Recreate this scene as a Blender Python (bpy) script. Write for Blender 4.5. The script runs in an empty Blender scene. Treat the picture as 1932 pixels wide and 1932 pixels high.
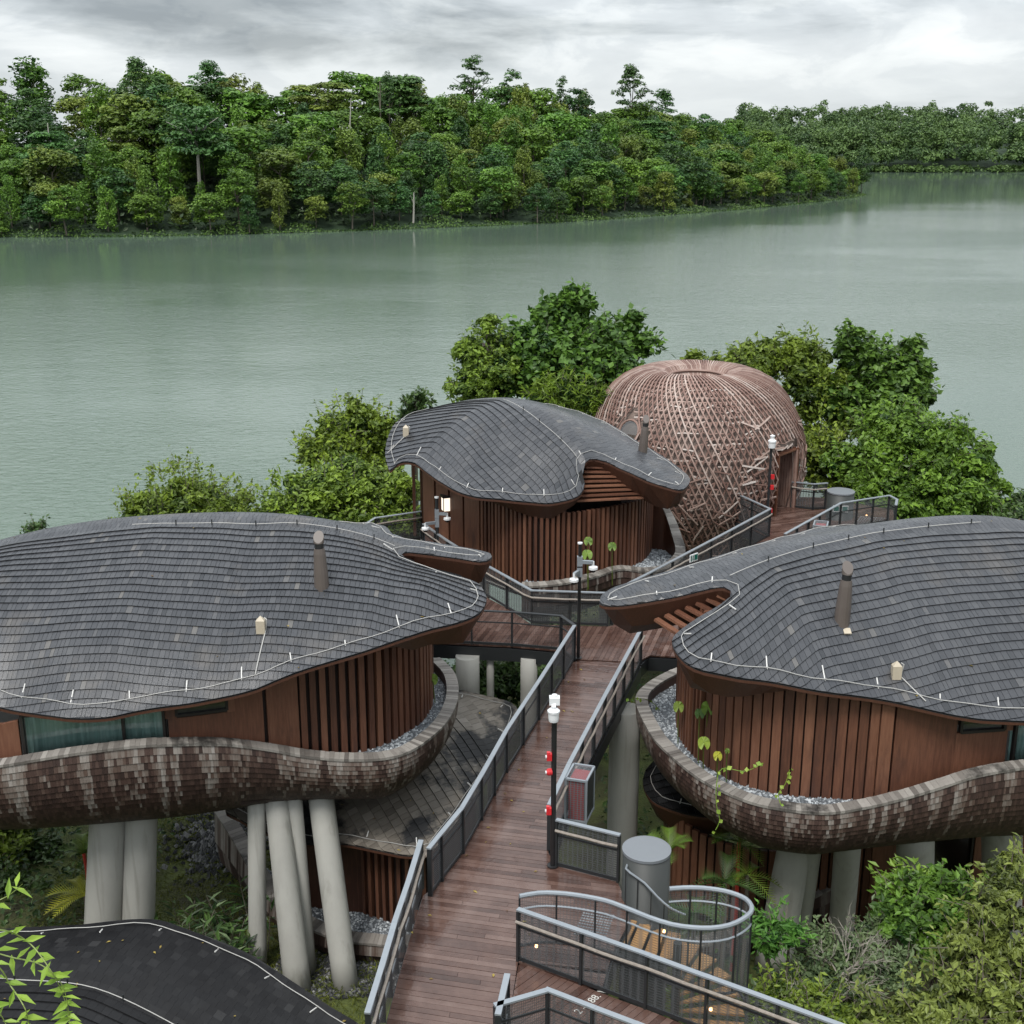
import bpy, math, random
import numpy as np
from mathutils import Vector, Matrix
from mathutils.geometry import delaunay_2d_cdt

random.seed(7); rng = np.random.default_rng(7)
R = math.radians
SC = bpy.context.scene
COL = SC.collection

# ------------------------------------------------------------------ camera
F_PX = 2400.0; CX = CY = 966.0          # photo measured on a 1932 px square view
PITCH = R(16.5); CAM_H = 25.0           # camera 25 m above the lake
cam = bpy.data.cameras.new("camera"); cam.sensor_width = 36.0; cam.lens = 36.0*F_PX/1932.0
cam.clip_start = 0.2; cam.clip_end = 12000
co = bpy.data.objects.new("camera", cam); COL.objects.link(co)
co.location = (0, 0, CAM_H); co.rotation_euler = (R(90)-PITCH, 0, 0)
SC.camera = co

# ------------------------------------------------------------------ sky + sun
SUN_EL, SUN_AZ = R(58), R(205)          # overcast, veiled sun high behind the camera's right
SKY_OFF1 = (8.2, 2.4, 1.46); SKY_OFF2 = (1.3, 0.2, 0.9)
wd = bpy.data.worlds.new("World"); SC.world = wd; wd.use_nodes = True
nt = wd.node_tree; nt.nodes.clear()
def N(t, typ, **kw):
    n = t.nodes.new(typ)
    for k, v in kw.items():
        if k.startswith('i_'):
            key = k[2:]; n.inputs[int(key) if key.isdigit() else key.replace('_', ' ')].default_value = v
        else: setattr(n, k, v)
    return n
def L(t, a, b): t.links.new(a, b)
def ramp(t, stops, interp='LINEAR'):
    n = t.nodes.new('ShaderNodeValToRGB'); cr = n.color_ramp; cr.interpolation = interp
    while len(cr.elements) < len(stops): cr.elements.new(0.5)
    for e, (p, c) in zip(cr.elements, stops):
        e.position = p; e.color = (*c, 1) if len(c) == 3 else c
    return n
def sky_nodes():
    t = nt
    sky = N(t, 'ShaderNodeTexSky', sky_type='NISHITA', sun_disc=False, sun_elevation=SUN_EL, sun_rotation=SUN_AZ)
    skys = N(t, 'ShaderNodeVectorMath', operation='SCALE'); skys.inputs['Scale'].default_value = 0.10
    L(t, sky.outputs[0], skys.inputs[0])
    tc = N(t, 'ShaderNodeTexCoord')
    sep = N(t, 'ShaderNodeSeparateXYZ'); L(t, tc.outputs['Generated'], sep.inputs[0])
    zz = N(t, 'ShaderNodeMath', operation='MAXIMUM', i_1=0.0); L(t, sep.outputs[2], zz.inputs[0])
    # low cloud decks, flattened towards the horizon
    mp = N(t, 'ShaderNodeMapping'); mp.inputs['Location'].default_value = SKY_OFF1; mp.inputs['Scale'].default_value = (4.2, 4.2, 19.0)
    L(t, tc.outputs['Generated'], mp.inputs[0])
    n1 = N(t, 'ShaderNodeTexNoise', i_Scale=1.0, i_Detail=8.0, i_Roughness=0.55, i_Distortion=0.3); L(t, mp.outputs[0], n1.inputs['Vector'])
    r1 = ramp(t, [(0.33, (0.22, 0.24, 0.255)), (0.43, (0.36, 0.385, 0.40)), (0.51, (0.49, 0.515, 0.53)), (0.66, (0.56, 0.58, 0.59))])
    L(t, n1.outputs[0], r1.inputs[0])
    # cumulus billows
    mp2 = N(t, 'ShaderNodeMapping'); mp2.inputs['Scale'].default_value = (11.0, 11.0, 30.0); mp2.inputs['Location'].default_value = SKY_OFF2
    L(t, tc.outputs['Generated'], mp2.inputs[0])
    n2 = N(t, 'ShaderNodeTexNoise', i_Scale=1.0, i_Detail=10.0, i_Roughness=0.58, i_Distortion=0.5); L(t, mp2.outputs[0], n2.inputs['Vector'])
    r2 = ramp(t, [(0.30, (0.84, 0.85, 0.865)), (0.47, (0.93, 0.94, 0.95)), (0.53, (1.05, 1.05, 1.045)), (0.68, (1.18, 1.17, 1.15))])
    L(t, n2.outputs[0], r2.inputs[0])
    mul = N(t, 'ShaderNodeMix', data_type='RGBA', blend_type='MULTIPLY'); mul.inputs[0].default_value = 1.0
    L(t, r1.outputs[0], mul.inputs[6]); L(t, r2.outputs[0], mul.inputs[7])
    # hazy pale band low down
    hz = N(t, 'ShaderNodeMapRange', interpolation_type='SMOOTHSTEP'); hz.inputs['From Min'].default_value = 0.0; hz.inputs['From Max'].default_value = 0.075
    hz.inputs['To Min'].default_value = 0.70; hz.inputs['To Max'].default_value = 0.0
    L(t, zz.outputs[0], hz.inputs[0])
    mh = N(t, 'ShaderNodeMix', data_type='RGBA'); mh.inputs[7].default_value = (0.53, 0.565, 0.58, 1)
    L(t, hz.outputs[0], mh.inputs[0]); L(t, mul.outputs[2], mh.inputs[6])
    # a little open sky shows through
    ms = N(t, 'ShaderNodeMix', data_type='RGBA'); ms.inputs[0].default_value = 0.93
    L(t, skys.outputs[0], ms.inputs[6]); L(t, mh.outputs[2], ms.inputs[7])
    # overcast sky brightens steadily from horizon to zenith (standard overcast distribution)
    oc = N(t, 'ShaderNodeMath', operation='MULTIPLY_ADD', i_1=1.5, i_2=1.0); L(t, zz.outputs[0], oc.inputs[0])
    st = N(t, 'ShaderNodeMath', operation='MULTIPLY', i_1=0.80); L(t, oc.outputs[0], st.inputs[0])
    bg = N(t, 'ShaderNodeBackground'); L(t, ms.outputs[2], bg.inputs[0]); L(t, st.outputs[0], bg.inputs[1])
    out = N(t, 'ShaderNodeOutputWorld'); L(t, bg.outputs[0], out.inputs[0])
sky_nodes()
sl = bpy.data.lights.new("sun", 'SUN'); sl.energy = 1.5; sl.angle = R(18); sl.color = (1.0, 0.965, 0.91)
so = bpy.data.objects.new("sun", sl); COL.objects.link(so)
sd = Vector((math.sin(SUN_AZ)*math.cos(SUN_EL), math.cos(SUN_AZ)*math.cos(SUN_EL), math.sin(SUN_EL)))
so.rotation_euler = sd.to_track_quat('Z', 'Y').to_euler(); so.location = (0, -20, 80)
vs = SC.view_settings; vs.view_transform = 'Standard'; vs.look = 'None'; vs.exposure = 0.9; vs.gamma = 1.0; vs.use_curve_mapping = False
SC.cycles.max_bounces = 6; SC.cycles.diffuse_bounces = 3; SC.cycles.glossy_bounces = 3
SC.cycles.transparent_max_bounces = 12; SC.cycles.transmission_bounces = 3; SC.cycles.volume_bounces = 0
SC.cycles.caustics_reflective = False; SC.cycles.caustics_refractive = False

# ------------------------------------------------------------------ helpers
sP, cP = math.sin(PITCH), math.cos(PITCH)
def P(x, y, z=None, Y=None):
    """photo pixel -> world point where its ray meets height z (or depth Y)"""
    a = (x-CX)/F_PX; b = (y-CY)/F_PX
    d = (a, cP-b*sP, -sP-b*cP)
    t = Y/d[1] if Y is not None else (z-CAM_H)/d[2]
    return Vector((d[0]*t, d[1]*t, CAM_H+d[2]*t))
def proj(p):
    p = np.asarray(p, float); dz = p[..., 2]-CAM_H
    dep = p[..., 1]*cP - dz*sP; up = p[..., 1]*sP + dz*cP
    dep = np.maximum(dep, 0.01)
    return CX+F_PX*p[..., 0]/dep, CY-F_PX*up/dep
WL = {}                                   # world origin of each object (parents are never rotated)
def wl(o): return WL.get(o.name, Vector((0, 0, 0)))
def link(o, parent=None, world=None):
    COL.objects.link(o)
    if parent is not None:
        o.parent = parent; o.matrix_parent_inverse = Matrix.Translation(-wl(parent))
    WL[o.name] = Vector(world) if world is not None else Vector(o.location)
    return o
def thing(name, loc, label, cat, group=None):
    o = bpy.data.objects.new(name, None); o.empty_display_size = 0.3
    o.location = loc; link(o, None, loc)
    return tag(o, label, cat, group)
def tag(o, label=None, cat=None, group=None, kind=None):
    if label: o["label"] = label
    if cat: o["category"] = cat
    if group: o["group"] = group
    if kind: o["kind"] = kind
    return o
def mesh_data(name, verts, faces, mat=None, smooth=False, tint=None):
    me = bpy.data.meshes.new(name)
    v = np.asarray(verts, np.float32).reshape(-1, 3)
    if isinstance(faces, np.ndarray) and faces.ndim == 2:
        n, k = faces.shape
        me.vertices.add(len(v)); me.vertices.foreach_set('co', v.ravel())
        me.loops.add(n*k); me.loops.foreach_set('vertex_index', faces.astype(np.int32).ravel())
        me.polygons.add(n)
        me.polygons.foreach_set('loop_start', np.arange(0, n*k, k, dtype=np.int32))
        me.polygons.foreach_set('loop_total', np.full(n, k, dtype=np.int32))
        me.polygons.foreach_set('use_smooth', np.zeros(n, bool)); me.update(calc_edges=True)
    else:
        me.from_pydata([tuple(map(float, q)) for q in v], [], [tuple(int(i) for i in f) for f in faces])
    if mat is not None:
        for m in (mat if isinstance(mat, (list, tuple)) else [mat]): me.materials.append(m)
    if smooth: me.polygons.foreach_set('use_smooth', np.ones(len(me.polygons), bool))
    if tint is not None:
        a = me.attributes.new('tint', 'FLOAT', 'POINT'); a.data.foreach_set('value', np.asarray(tint, np.float32))
    me.update()
    return me
def mobj(name, verts, faces, mat=None, parent=None, smooth=False, tint=None, kind=None, bottom=False):
    v = np.asarray(verts, float).reshape(-1, 3)
    c = (v.min(0)+v.max(0))/2
    if bottom: c[2] = v[:, 2].min()
    o = bpy.data.objects.new(name, mesh_data(name, v-c, faces, mat, smooth, tint))
    o.location = c; link(o, parent, c)
    if kind: o["kind"] = kind
    return o
def inst(name, me, mtx, parent=None):
    o = bpy.data.objects.new(name, me); o.matrix_basis = mtx
    return link(o, parent, mtx.translation)
class MB:
    def __init__(s): s.v = []; s.f = []; s.t = []
    def add(s, v, f, tint=None):
        n = len(s.v); s.v += [tuple(q) for q in v]; s.f += [tuple(i+n for i in q) for q in f]
        s.t += [tint if tint is not None else 0.5]*len(v); return s
    def box(s, c, sx, sy, sz, ax=(1, 0, 0), up=(0, 0, 1), tint=None):
        ax = Vector(ax).normalized(); up = Vector(up); ay = up.cross(ax)
        ay = ay.normalized() if ay.length > 1e-6 else Vector((0, 1, 0)); az = ax.cross(ay)
        c = Vector(c); vs_ = []
        for k in (-.5, .5):
            for j in (-.5, .5):
                for i in (-.5, .5): vs_.append(c+ax*(i*sx)+ay*(j*sy)+az*(k*sz))
        return s.add(vs_, [(0, 2, 3, 1), (4, 5, 7, 6), (0, 1, 5, 4), (2, 6, 7, 3), (0, 4, 6, 2), (1, 3, 7, 5)], tint)
    def bar(s, a, b, w, h, up=(0, 0, 1), tint=None):
        a = Vector(a); b = Vector(b); d = b-a
        if abs(d.normalized().dot(Vector(up))) > .98: up = (0, 1, 0)
        return s.box((a+b)/2, d.length, w, h, d, up, tint)
    def tube(s, pts, r, n=6, cap=True, tint=None):
        pts = [Vector(p) for p in pts]; rs = r if isinstance(r, (list, tuple)) else [r]*len(pts)
        rings = []; prev = None
        for i, p in enumerate(pts):
            d = (pts[min(i+1, len(pts)-1)]-pts[max(i-1, 0)])
            d = d.normalized() if d.length > 1e-9 else Vector((0, 0, 1))
            if prev is None:
                u = d.cross(Vector((0, 0, 1)));
                if u.length < 1e-3: u = d.cross(Vector((0, 1, 0)))
            else: u = prev - d*prev.dot(d)
            u = u.normalized(); prev = u; w = d.cross(u)
            rings.append([p+(u*math.cos(2*math.pi*k/n)+w*math.sin(2*math.pi*k/n))*rs[i] for k in range(n)])
        vs_ = [q for rg in rings for q in rg]; fs = []
        for i in range(len(pts)-1):
            for k in range(n):
                fs.append((i*n+k, i*n+(k+1) % n, (i+1)*n+(k+1) % n, (i+1)*n+k))
        if cap: fs.append(tuple(reversed(range(n)))); fs.append(tuple((len(pts)-1)*n+k for k in range(n)))
        return s.add(vs_, fs, tint)
    def lathe(s, prof, c, n=20, tint=None, axis=(0, 0, 1)):
        q = Vector((0, 0, 1)).rotation_difference(Vector(axis)); c = Vector(c); m = len(prof); vs_ = []; fs = []
        for k in range(n):
            a = 2*math.pi*k/n
            for r, z in prof: vs_.append(c+q @ Vector((r*math.cos(a), r*math.sin(a), z)))
        for k in range(n):
            k2 = (k+1) % n
            for j in range(m-1): fs.append((k*m+j, k2*m+j, k2*m+j+1, k*m+j+1))
        return s.add(vs_, fs, tint)
    def build(s, name, mat, parent=None, smooth=False, kind=None, bottom=False):
        return mobj(name, s.v, s.f, mat, parent, smooth, s.t, kind, bottom)
def catmull(pts, closed=True, step=0.15):
    p = np.array([tuple(q) for q in pts], float); n = len(p); out = []
    for i in range(n if closed else n-1):
        if closed: a, b, c, d = p[(i-1) % n], p[i], p[(i+1) % n], p[(i+2) % n]
        else: a, b, c, d = p[max(i-1, 0)], p[i], p[i+1], p[min(i+2, n-1)]
        k = max(2, int(np.linalg.norm(c-b)/step))
        for j in range(k):
            t = j/k
            # centripetal-ish damped tangents
            m1 = (c-a)*0.5; m2 = (d-b)*0.5; lc = np.linalg.norm(c-b)
            for m in (m1, m2):
                lm = np.linalg.norm(m)
                if lm > lc: m *= lc/lm
            h = 2*t**3-3*t**2+1, t**3-2*t**2+t, -2*t**3+3*t**2, t**3-t**2
            out.append(h[0]*b+h[1]*m1+h[2]*c+h[3]*m2)
    if not closed: out.append(p[-1])
    return np.array(out)
def in_poly(x, y, poly):
    x = np.asarray(x, float); y = np.asarray(y, float); ins = np.zeros(x.shape, bool)
    px, py = poly[:, 0], poly[:, 1]; qx, qy = np.roll(px, -1), np.roll(py, -1)
    for a, b, c, d in zip(px, py, qx, qy):
        cond = ((b > y) != (d > y))
        if not cond.any(): continue
        ins ^= cond & (x < (c-a)*(y-b)/((d-b) if d != b else 1e-12)+a)
    return ins
def edge_dist(x, y, poly):
    """distance and nearest point on a closed polyline"""
    x = np.asarray(x, float); y = np.asarray(y, float)
    best = np.full(x.shape, 1e9); bx = x.copy(); by = y.copy()
    q = np.roll(poly, -1, 0)
    for a, b in zip(poly, q):
        d = b[:2]-a[:2]; l2 = d @ d
        if l2 < 1e-12: continue
        t = np.clip(((x-a[0])*d[0]+(y-a[1])*d[1])/l2, 0, 1)
        nx, ny = a[0]+t*d[0], a[1]+t*d[1]; dd = (x-nx)**2+(y-ny)**2
        m = dd < best; best = np.where(m, dd, best); bx = np.where(m, nx, bx); by = np.where(m, ny, by)
    return np.sqrt(best), bx, by
def tps(pts, lam=0.02):
    p = np.array([tuple(q) for q in pts], float); c = p[:, :2]; m = len(p)
    def U(r2): return 0.5*r2*np.log(np.maximum(r2, 1e-12))
    K = U(((c[:, None]-c[None])**2).sum(-1))+np.diag(np.broadcast_to(np.asarray(lam, float), (m,)))
    Q = np.hstack([np.ones((m, 1)), c]); A = np.block([[K, Q], [Q.T, np.zeros((3, 3))]])
    w = np.linalg.solve(A, np.concatenate([p[:, 2], np.zeros(3)]))
    def h(x, y):
        x = np.asarray(x, float); y = np.asarray(y, float); z = w[m]+w[m+1]*x+w[m+2]*y
        for k in range(m): z = z+w[k]*U((x-c[k, 0])**2+(y-c[k, 1])**2)
        return z
    return h

# ------------------------------------------------------------------ materials
MATS = {}
def material(name, build):
    if name in MATS: return MATS[name]
    m = bpy.data.materials.new(name); m.use_nodes = True; t = m.node_tree; t.nodes.clear()
    out = N(t, 'ShaderNodeOutputMaterial'); build(t, out); MATS[name] = m; return m
def tinted(name, c0, c1, rough=0.6, noise=6.0, streak=(1, 1, 1), namp=0.35, bump=0.0, bscale=40.0, rough2=None, spec=0.5,
           metallic=0.0, stain=None, obj_rand=0.0, coat=0.0):
    """base colour runs c0..c1 by the piece's own tint plus grain noise"""
    def b(t, out):
        bs = N(t, 'ShaderNodeBsdfPrincipled', i_Metallic=metallic); L(t, bs.outputs[0], out.inputs[0])
        bs.inputs['Specular IOR Level'].default_value = spec; bs.inputs['Coat Weight'].default_value = coat
        at = N(t, 'ShaderNodeAttribute', attribute_name='tint')
        tc = N(t, 'ShaderNodeTexCoord'); mp = N(t, 'ShaderNodeMapping'); mp.inputs['Scale'].default_value = streak
        geo = N(t, 'ShaderNodeNewGeometry'); L(t, geo.outputs['Position'], mp.inputs[0])
        n = N(t, 'ShaderNodeTexNoise', i_Scale=noise, i_Detail=5.0, i_Roughness=0.6); L(t, mp.outputs[0], n.inputs['Vector'])
        mm = N(t, 'ShaderNodeMath', operation='MULTIPLY_ADD', i_1=namp*2, i_2=-namp); L(t, n.outputs[0], mm.inputs[0])
        ad = N(t, 'ShaderNodeMath', operation='ADD', use_clamp=True); L(t, at.outputs['Fac'], ad.inputs[0]); L(t, mm.outputs[0], ad.inputs[1])
        fac = ad.outputs[0]
        if obj_rand:
            oi = N(t, 'ShaderNodeObjectInfo'); m2 = N(t, 'ShaderNodeMath', operation='MULTIPLY_ADD', i_1=obj_rand*2, i_2=-obj_rand)
            L(t, oi.outputs['Random'], m2.inputs[0]); a2 = N(t, 'ShaderNodeMath', operation='ADD', use_clamp=True)
            L(t, fac, a2.inputs[0]); L(t, m2.outputs[0], a2.inputs[1]); fac = a2.outputs[0]
        stops = [(0.0, c0), (1.0, c1)] if not isinstance(c0, list) else c0
        r = ramp(t, stops); L(t, fac, r.inputs[0]); colr = r.outputs[0]
        if stain:
            sc, lo, hi, sc_col, vec = stain
            ms = N(t, 'ShaderNodeMapping'); ms.inputs['Scale'].default_value = vec; L(t, geo.outputs['Position'], ms.inputs[0])
            n3 = N(t, 'ShaderNodeTexNoise', i_Scale=sc, i_Detail=6.0, i_Roughness=0.62); L(t, ms.outputs[0], n3.inputs['Vector'])
            mr = N(t, 'ShaderNodeMapRange'); mr.inputs['From Min'].default_value = lo; mr.inputs['From Max'].default_value = hi; L(t, n3.outputs[0], mr.inputs[0])
            mx = N(t, 'ShaderNodeMix', data_type='RGBA'); mx.inputs[7].default_value = (*sc_col, 1)
            L(t, mr.outputs[0], mx.inputs[0]); L(t, colr, mx.inputs[6]); colr = mx.outputs[2]
        L(t, colr, bs.inputs['Base Color'])
        if rough2 is not None:
            n2 = N(t, 'ShaderNodeTexNoise', i_Scale=noise*0.22, i_Detail=4.0, i_Roughness=0.6); L(t, mp.outputs[0], n2.inputs['Vector'])
            mr = N(t, 'ShaderNodeMapRange'); mr.inputs['From Min'].default_value = 0.38; mr.inputs['From Max'].default_value = 0.62
            mr.inputs['To Min'].default_value = rough2; mr.inputs['To Max'].default_value = rough; L(t, n2.outputs[0], mr.inputs[0])
            L(t, mr.outputs[0], bs.inputs['Roughness'])
        else: bs.inputs['Roughness'].default_value = rough
        if bump:
            nb = N(t, 'ShaderNodeTexNoise', i_Scale=bscale, i_Detail=4.0); L(t, mp.outputs[0], nb.inputs['Vector'])
            bp = N(t, 'ShaderNodeBump', i_Strength=bump, i_Distance=0.02); L(t, nb.outputs[0], bp.inputs['Height']); L(t, bp.outputs[0], bs.inputs['Normal'])
    return material(name, b)
def leaf_mat(name, dark, light, rand_hue=0.04, rand_val=0.35, transl=0.25, rough=0.45):
    def b(t, out):
        at = N(t, 'ShaderNodeAttribute', attribute_name='tint'); r = ramp(t, [(0.0, dark), (0.55, tuple((a+b_)/2 for a, b_ in zip(dark, light))), (1.0, light)])
        L(t, at.outputs['Fac'], r.inputs[0])
        oi = N(t, 'ShaderNodeObjectInfo')
        hs = N(t, 'ShaderNodeHueSaturation'); L(t, r.outputs[0], hs.inputs['Color'])
        mh = N(t, 'ShaderNodeMath', operation='MULTIPLY_ADD', i_1=rand_hue*2, i_2=0.5-rand_hue); L(t, oi.outputs['Random'], mh.inputs[0]); L(t, mh.outputs[0], hs.inputs['Hue'])
        mv = N(t, 'ShaderNodeMath', operation='MULTIPLY', i_1=7.31); L(t, oi.outputs['Random'], mv.inputs[0])
        fr = N(t, 'ShaderNodeMath', operation='FRACT'); L(t, mv.outputs[0], fr.inputs[0])
        mv2 = N(t, 'ShaderNodeMath', operation='MULTIPLY_ADD', i_1=rand_val*2, i_2=1-rand_val); L(t, fr.outputs[0], mv2.inputs[0]); L(t, mv2.outputs[0], hs.inputs['Value'])
        bs = N(t, 'ShaderNodeBsdfPrincipled', i_Roughness=rough); bs.inputs['Specular IOR Level'].default_value = 0.35
        L(t, hs.outputs[0], bs.inputs['Base Color'])
        tr = N(t, 'ShaderNodeBsdfTranslucent'); L(t, hs.outputs[0], tr.inputs[0])
        mx = N(t, 'ShaderNodeMixShader', i_0=transl); L(t, bs.outputs[0], mx.inputs[1]); L(t, tr.outputs[0], mx.inputs[2])
        L(t, mx.outputs[0], out.inputs[0])
    return material(name, b)

M_SHING = tinted('roof_shingle', [(0, (.016, .018, .022)), (.45, (.040, .0425, .049)), (.8, (.061, .063, .069)), (1, (.105, .10, .095))], None, .42, 5, (1, 1, 1), .14, .25, 60, rough2=.25,
                 stain=(0.5, .58, .80, (.095, .086, .078), (1, 1, 1)))
M_SHINGD = tinted('wet_roof_shingle', [(0, (.004, .004, .005)), (.5, (.010, .010, .011)), (1, (.024, .024, .025))], None, .6, 5, (1, 1, 1), .18, .25, 60, rough2=.36, spec=.22)
M_SHINGW = tinted('weathered_roof_shingle', [(0, (.10, .085, .07)), (.5, (.17, .15, .125)), (1, (.25, .225, .195))], None, .6, 5, (1, 1, 1), .2, .2, 60,
                  stain=(0.42, .50, .56, (.016, .016, .017), (1, 1, 1)))
M_DECKU = tinted('roof_underlay', (.012, .012, .013), (.02, .02, .02), .8)
M_SOFFIT = tinted('soffit_wood', [(0, (.065, .026, .015)), (.5, (.140, .058, .032)), (1, (.22, .100, .056))], None, .5, 5.0, (5, 5, .5), .45, .15, 30)
M_WALL = tinted('cladding_wood', [(0, (.052, .021, .013)), (.5, (.132, .055, .032)), (1, (.225, .106, .063))], None, .5, 3.2, (6, 6, .55), .42, .25, 30,
                stain=(1.1, .55, .76, (.055, .026, .019), (1.6, 1.6, .45)))
M_WALLD = tinted('cladding_backing', (.012, .006, .005), (.03, .013, .009), .7, 3, (5, 5, .5), .3)
M_BOWL = tinted('bowl_shingle', [(0, (.022, .012, .010)), (.42, (.060, .034, .027)), (.58, (.095, .062, .049)), (.72, (.165, .135, .116)), (1, (.31, .285, .262))], None, .55, 9, (1, 1, .4), .14, .2, 50)
M_COPING = tinted('weathered_coping', [(0, (.10, .088, .078)), (.5, (.185, .168, .150)), (1, (.28, .26, .235))], None, .65, 7, (2, 2, 2), .25, .2, 60,
                  stain=(0.5, .58, .66, (.02, .018, .016), (1, 1, 1)))
M_GRAVEL = tinted('gravel', [(0, (.08, .09, .10)), (.5, (.24, .26, .28)), (1, (.52, .55, .57))], None, .7, 30, (1, 1, 1), .2)
M_CONC = tinted('concrete', [(0, (0.2500, 0.2438, 0.2250)), (.5, (0.3625, 0.3562, 0.3275)), (1, (0.4500, 0.4400, 0.4125))], None, .8, 1.4, (1, 1, .35), .4, .25, 22,
                stain=(1.0, .55, .85, (.19, .185, .16), (3.2, 3.2, .16)))
M_STEEL = tinted('dark_steel', (.018, .020, .022), (.035, .038, .041), .42, 3, (1, 1, 1), .3, metallic=.2)
M_STEELB = tinted('black_steel', (.010, .010, .011), (.018, .018, .019), .38, 3, (1, 1, 1), .3)
M_GALV = tinted('galvanised_rail', (.20, .225, .25), (.34, .37, .40), .42, 3, (1, 1, 1), .3, metallic=.35, bump=.05)
M_BAMBOO = tinted('bamboo_rail', [(0, (.13, .11, .095)), (.5, (.245, .212, .182)), (1, (.37, .33, .29))], None, .6, 14, (1, 1, 1), .5, .3, 60)
M_CABLE = tinted('white_cable', (.30, .295, .28), (.48, .47, .45), .5, 3)
M_CLIP = tinted('white_clip', (.48, .475, .46), (.62, .61, .59), .5, 3)
M_FLUE = tinted('flue_metal', (.070, .055, .048), (.12, .10, .088), .4, 3, (1, 1, .5), .3)
M_BEIGE = tinted('beige_box', (.38, .32, .24), (.52, .46, .36), .5, 10)
M_WHITEP = tinted('white_plastic', (.60, .61, .62), (.74, .75, .76), .4, 3)
M_RED = tinted('red_plastic', (.42, .015, .02), (.60, .03, .035), .35, 3)
M_REDCAB = tinted('red_cabinet', (.30, .015, .018), (.42, .03, .032), .5, 3)
M_GREEN = tinted('sign_green', (.0, .10, .075), (.0, .14, .10), .4, 3)
M_DOMEL = tinted('dome_lath', [(0, (.125, .066, .052)), (.4, (.235, .140, .113)), (.75, (.37, .27, .23)), (1, (.58, .52, .48))], None, .6, 2.2, (1, 1, 1), .25)
M_DOMES = tinted('dome_lining', [(0, (.17, .125, .105)), (.5, (.36, .29, .255)), (1, (.58, .53, .49))], None, .7, 4.5, (1, 1, 1), .5)
M_TREAD = tinted('stair_tread', (.26, .14, .055), (.38, .22, .09), .55, 6, (1, 1, 1), .3)
M_TRUNK = tinted('bark', [(0, (.05, .04, .03)), (.5, (.12, .10, .08)), (1, (.28, .25, .21))], None, .85, 3, (3, 3, .6), .35, .3, 14)
M_PALET = tinted('pale_bark', (.26, .24, .21), (.42, .40, .36), .8, 3, (3, 3, .5), .3)
M_TWIG = tinted('bare_twig', (.20, .18, .15), (.34, .31, .27), .8, 6)
M_DARKROCK = tinted('dark_rock', [(0, (.012, .013, .014)), (.6, (.035, .037, .04)), (1, (.22, .22, .22))], None, .55, 14, (1, 1, 1), .25)
M_TEXT = tinted('white_lettering', (.52, .51, .48), (.66, .65, .62), .6, 20, (1, 1, 1), .5)

def plank_mat(t, out):
    bs = N(t, 'ShaderNodeBsdfPrincipled'); L(t, bs.outputs[0], out.inputs[0])
    at = N(t, 'ShaderNodeAttribute', attribute_name='tint'); geo = N(t, 'ShaderNodeNewGeometry'); oi = N(t, 'ShaderNodeObjectInfo')
    n = N(t, 'ShaderNodeTexNoise', i_Scale=1.6, i_Detail=6.0, i_Roughness=.62); L(t, geo.outputs['Position'], n.inputs['Vector'])
    a = N(t, 'ShaderNodeMath', operation='ADD'); L(t, at.outputs['Fac'], a.inputs[0]); L(t, n.outputs[0], a.inputs[1])
    a1 = N(t, 'ShaderNodeMath', operation='MULTIPLY_ADD', i_1=.34); L(t, oi.outputs['Random'], a1.inputs[0]); L(t, a.outputs[0], a1.inputs[2])
    r = ramp(t, [(.0, (.030, .015, .011)), (.36, (.068, .036, .028)), (.60, (.110, .064, .051)), (.85, (.155, .102, .086)), (1, (.22, .165, .145))])
    a2 = N(t, 'ShaderNodeMath', operation='MULTIPLY_ADD', i_1=.85, i_2=-.38); L(t, a1.outputs[0], a2.inputs[0])
    L(t, a2.outputs[0], r.inputs[0]); L(t, r.outputs[0], bs.inputs['Base Color'])
    mr = N(t, 'ShaderNodeMapRange'); mr.inputs['From Min'].default_value = .40; mr.inputs['From Max'].default_value = .62
    mr.inputs['To Min'].default_value = .06; mr.inputs['To Max'].default_value = .36
    n2 = N(t, 'ShaderNodeTexNoise', i_Scale=.9, i_Detail=7.0, i_Roughness=.7); L(t, geo.outputs['Position'], n2.inputs['Vector'])
    L(t, n2.outputs[0], mr.inputs[0]); L(t, mr.outputs[0], bs.inputs['Roughness'])
    nb = N(t, 'ShaderNodeTexNoise', i_Scale=9.0, i_Detail=5.0); L(t, geo.outputs['Position'], nb.inputs['Vector'])
    bp = N(t, 'ShaderNodeBump', i_Strength=.25, i_Distance=.02); L(t, nb.outputs[0], bp.inputs['Height']); L(t, bp.outputs[0], bs.inputs['Normal'])
M_PLANK = material('wet_deck_plank', plank_mat)
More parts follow.
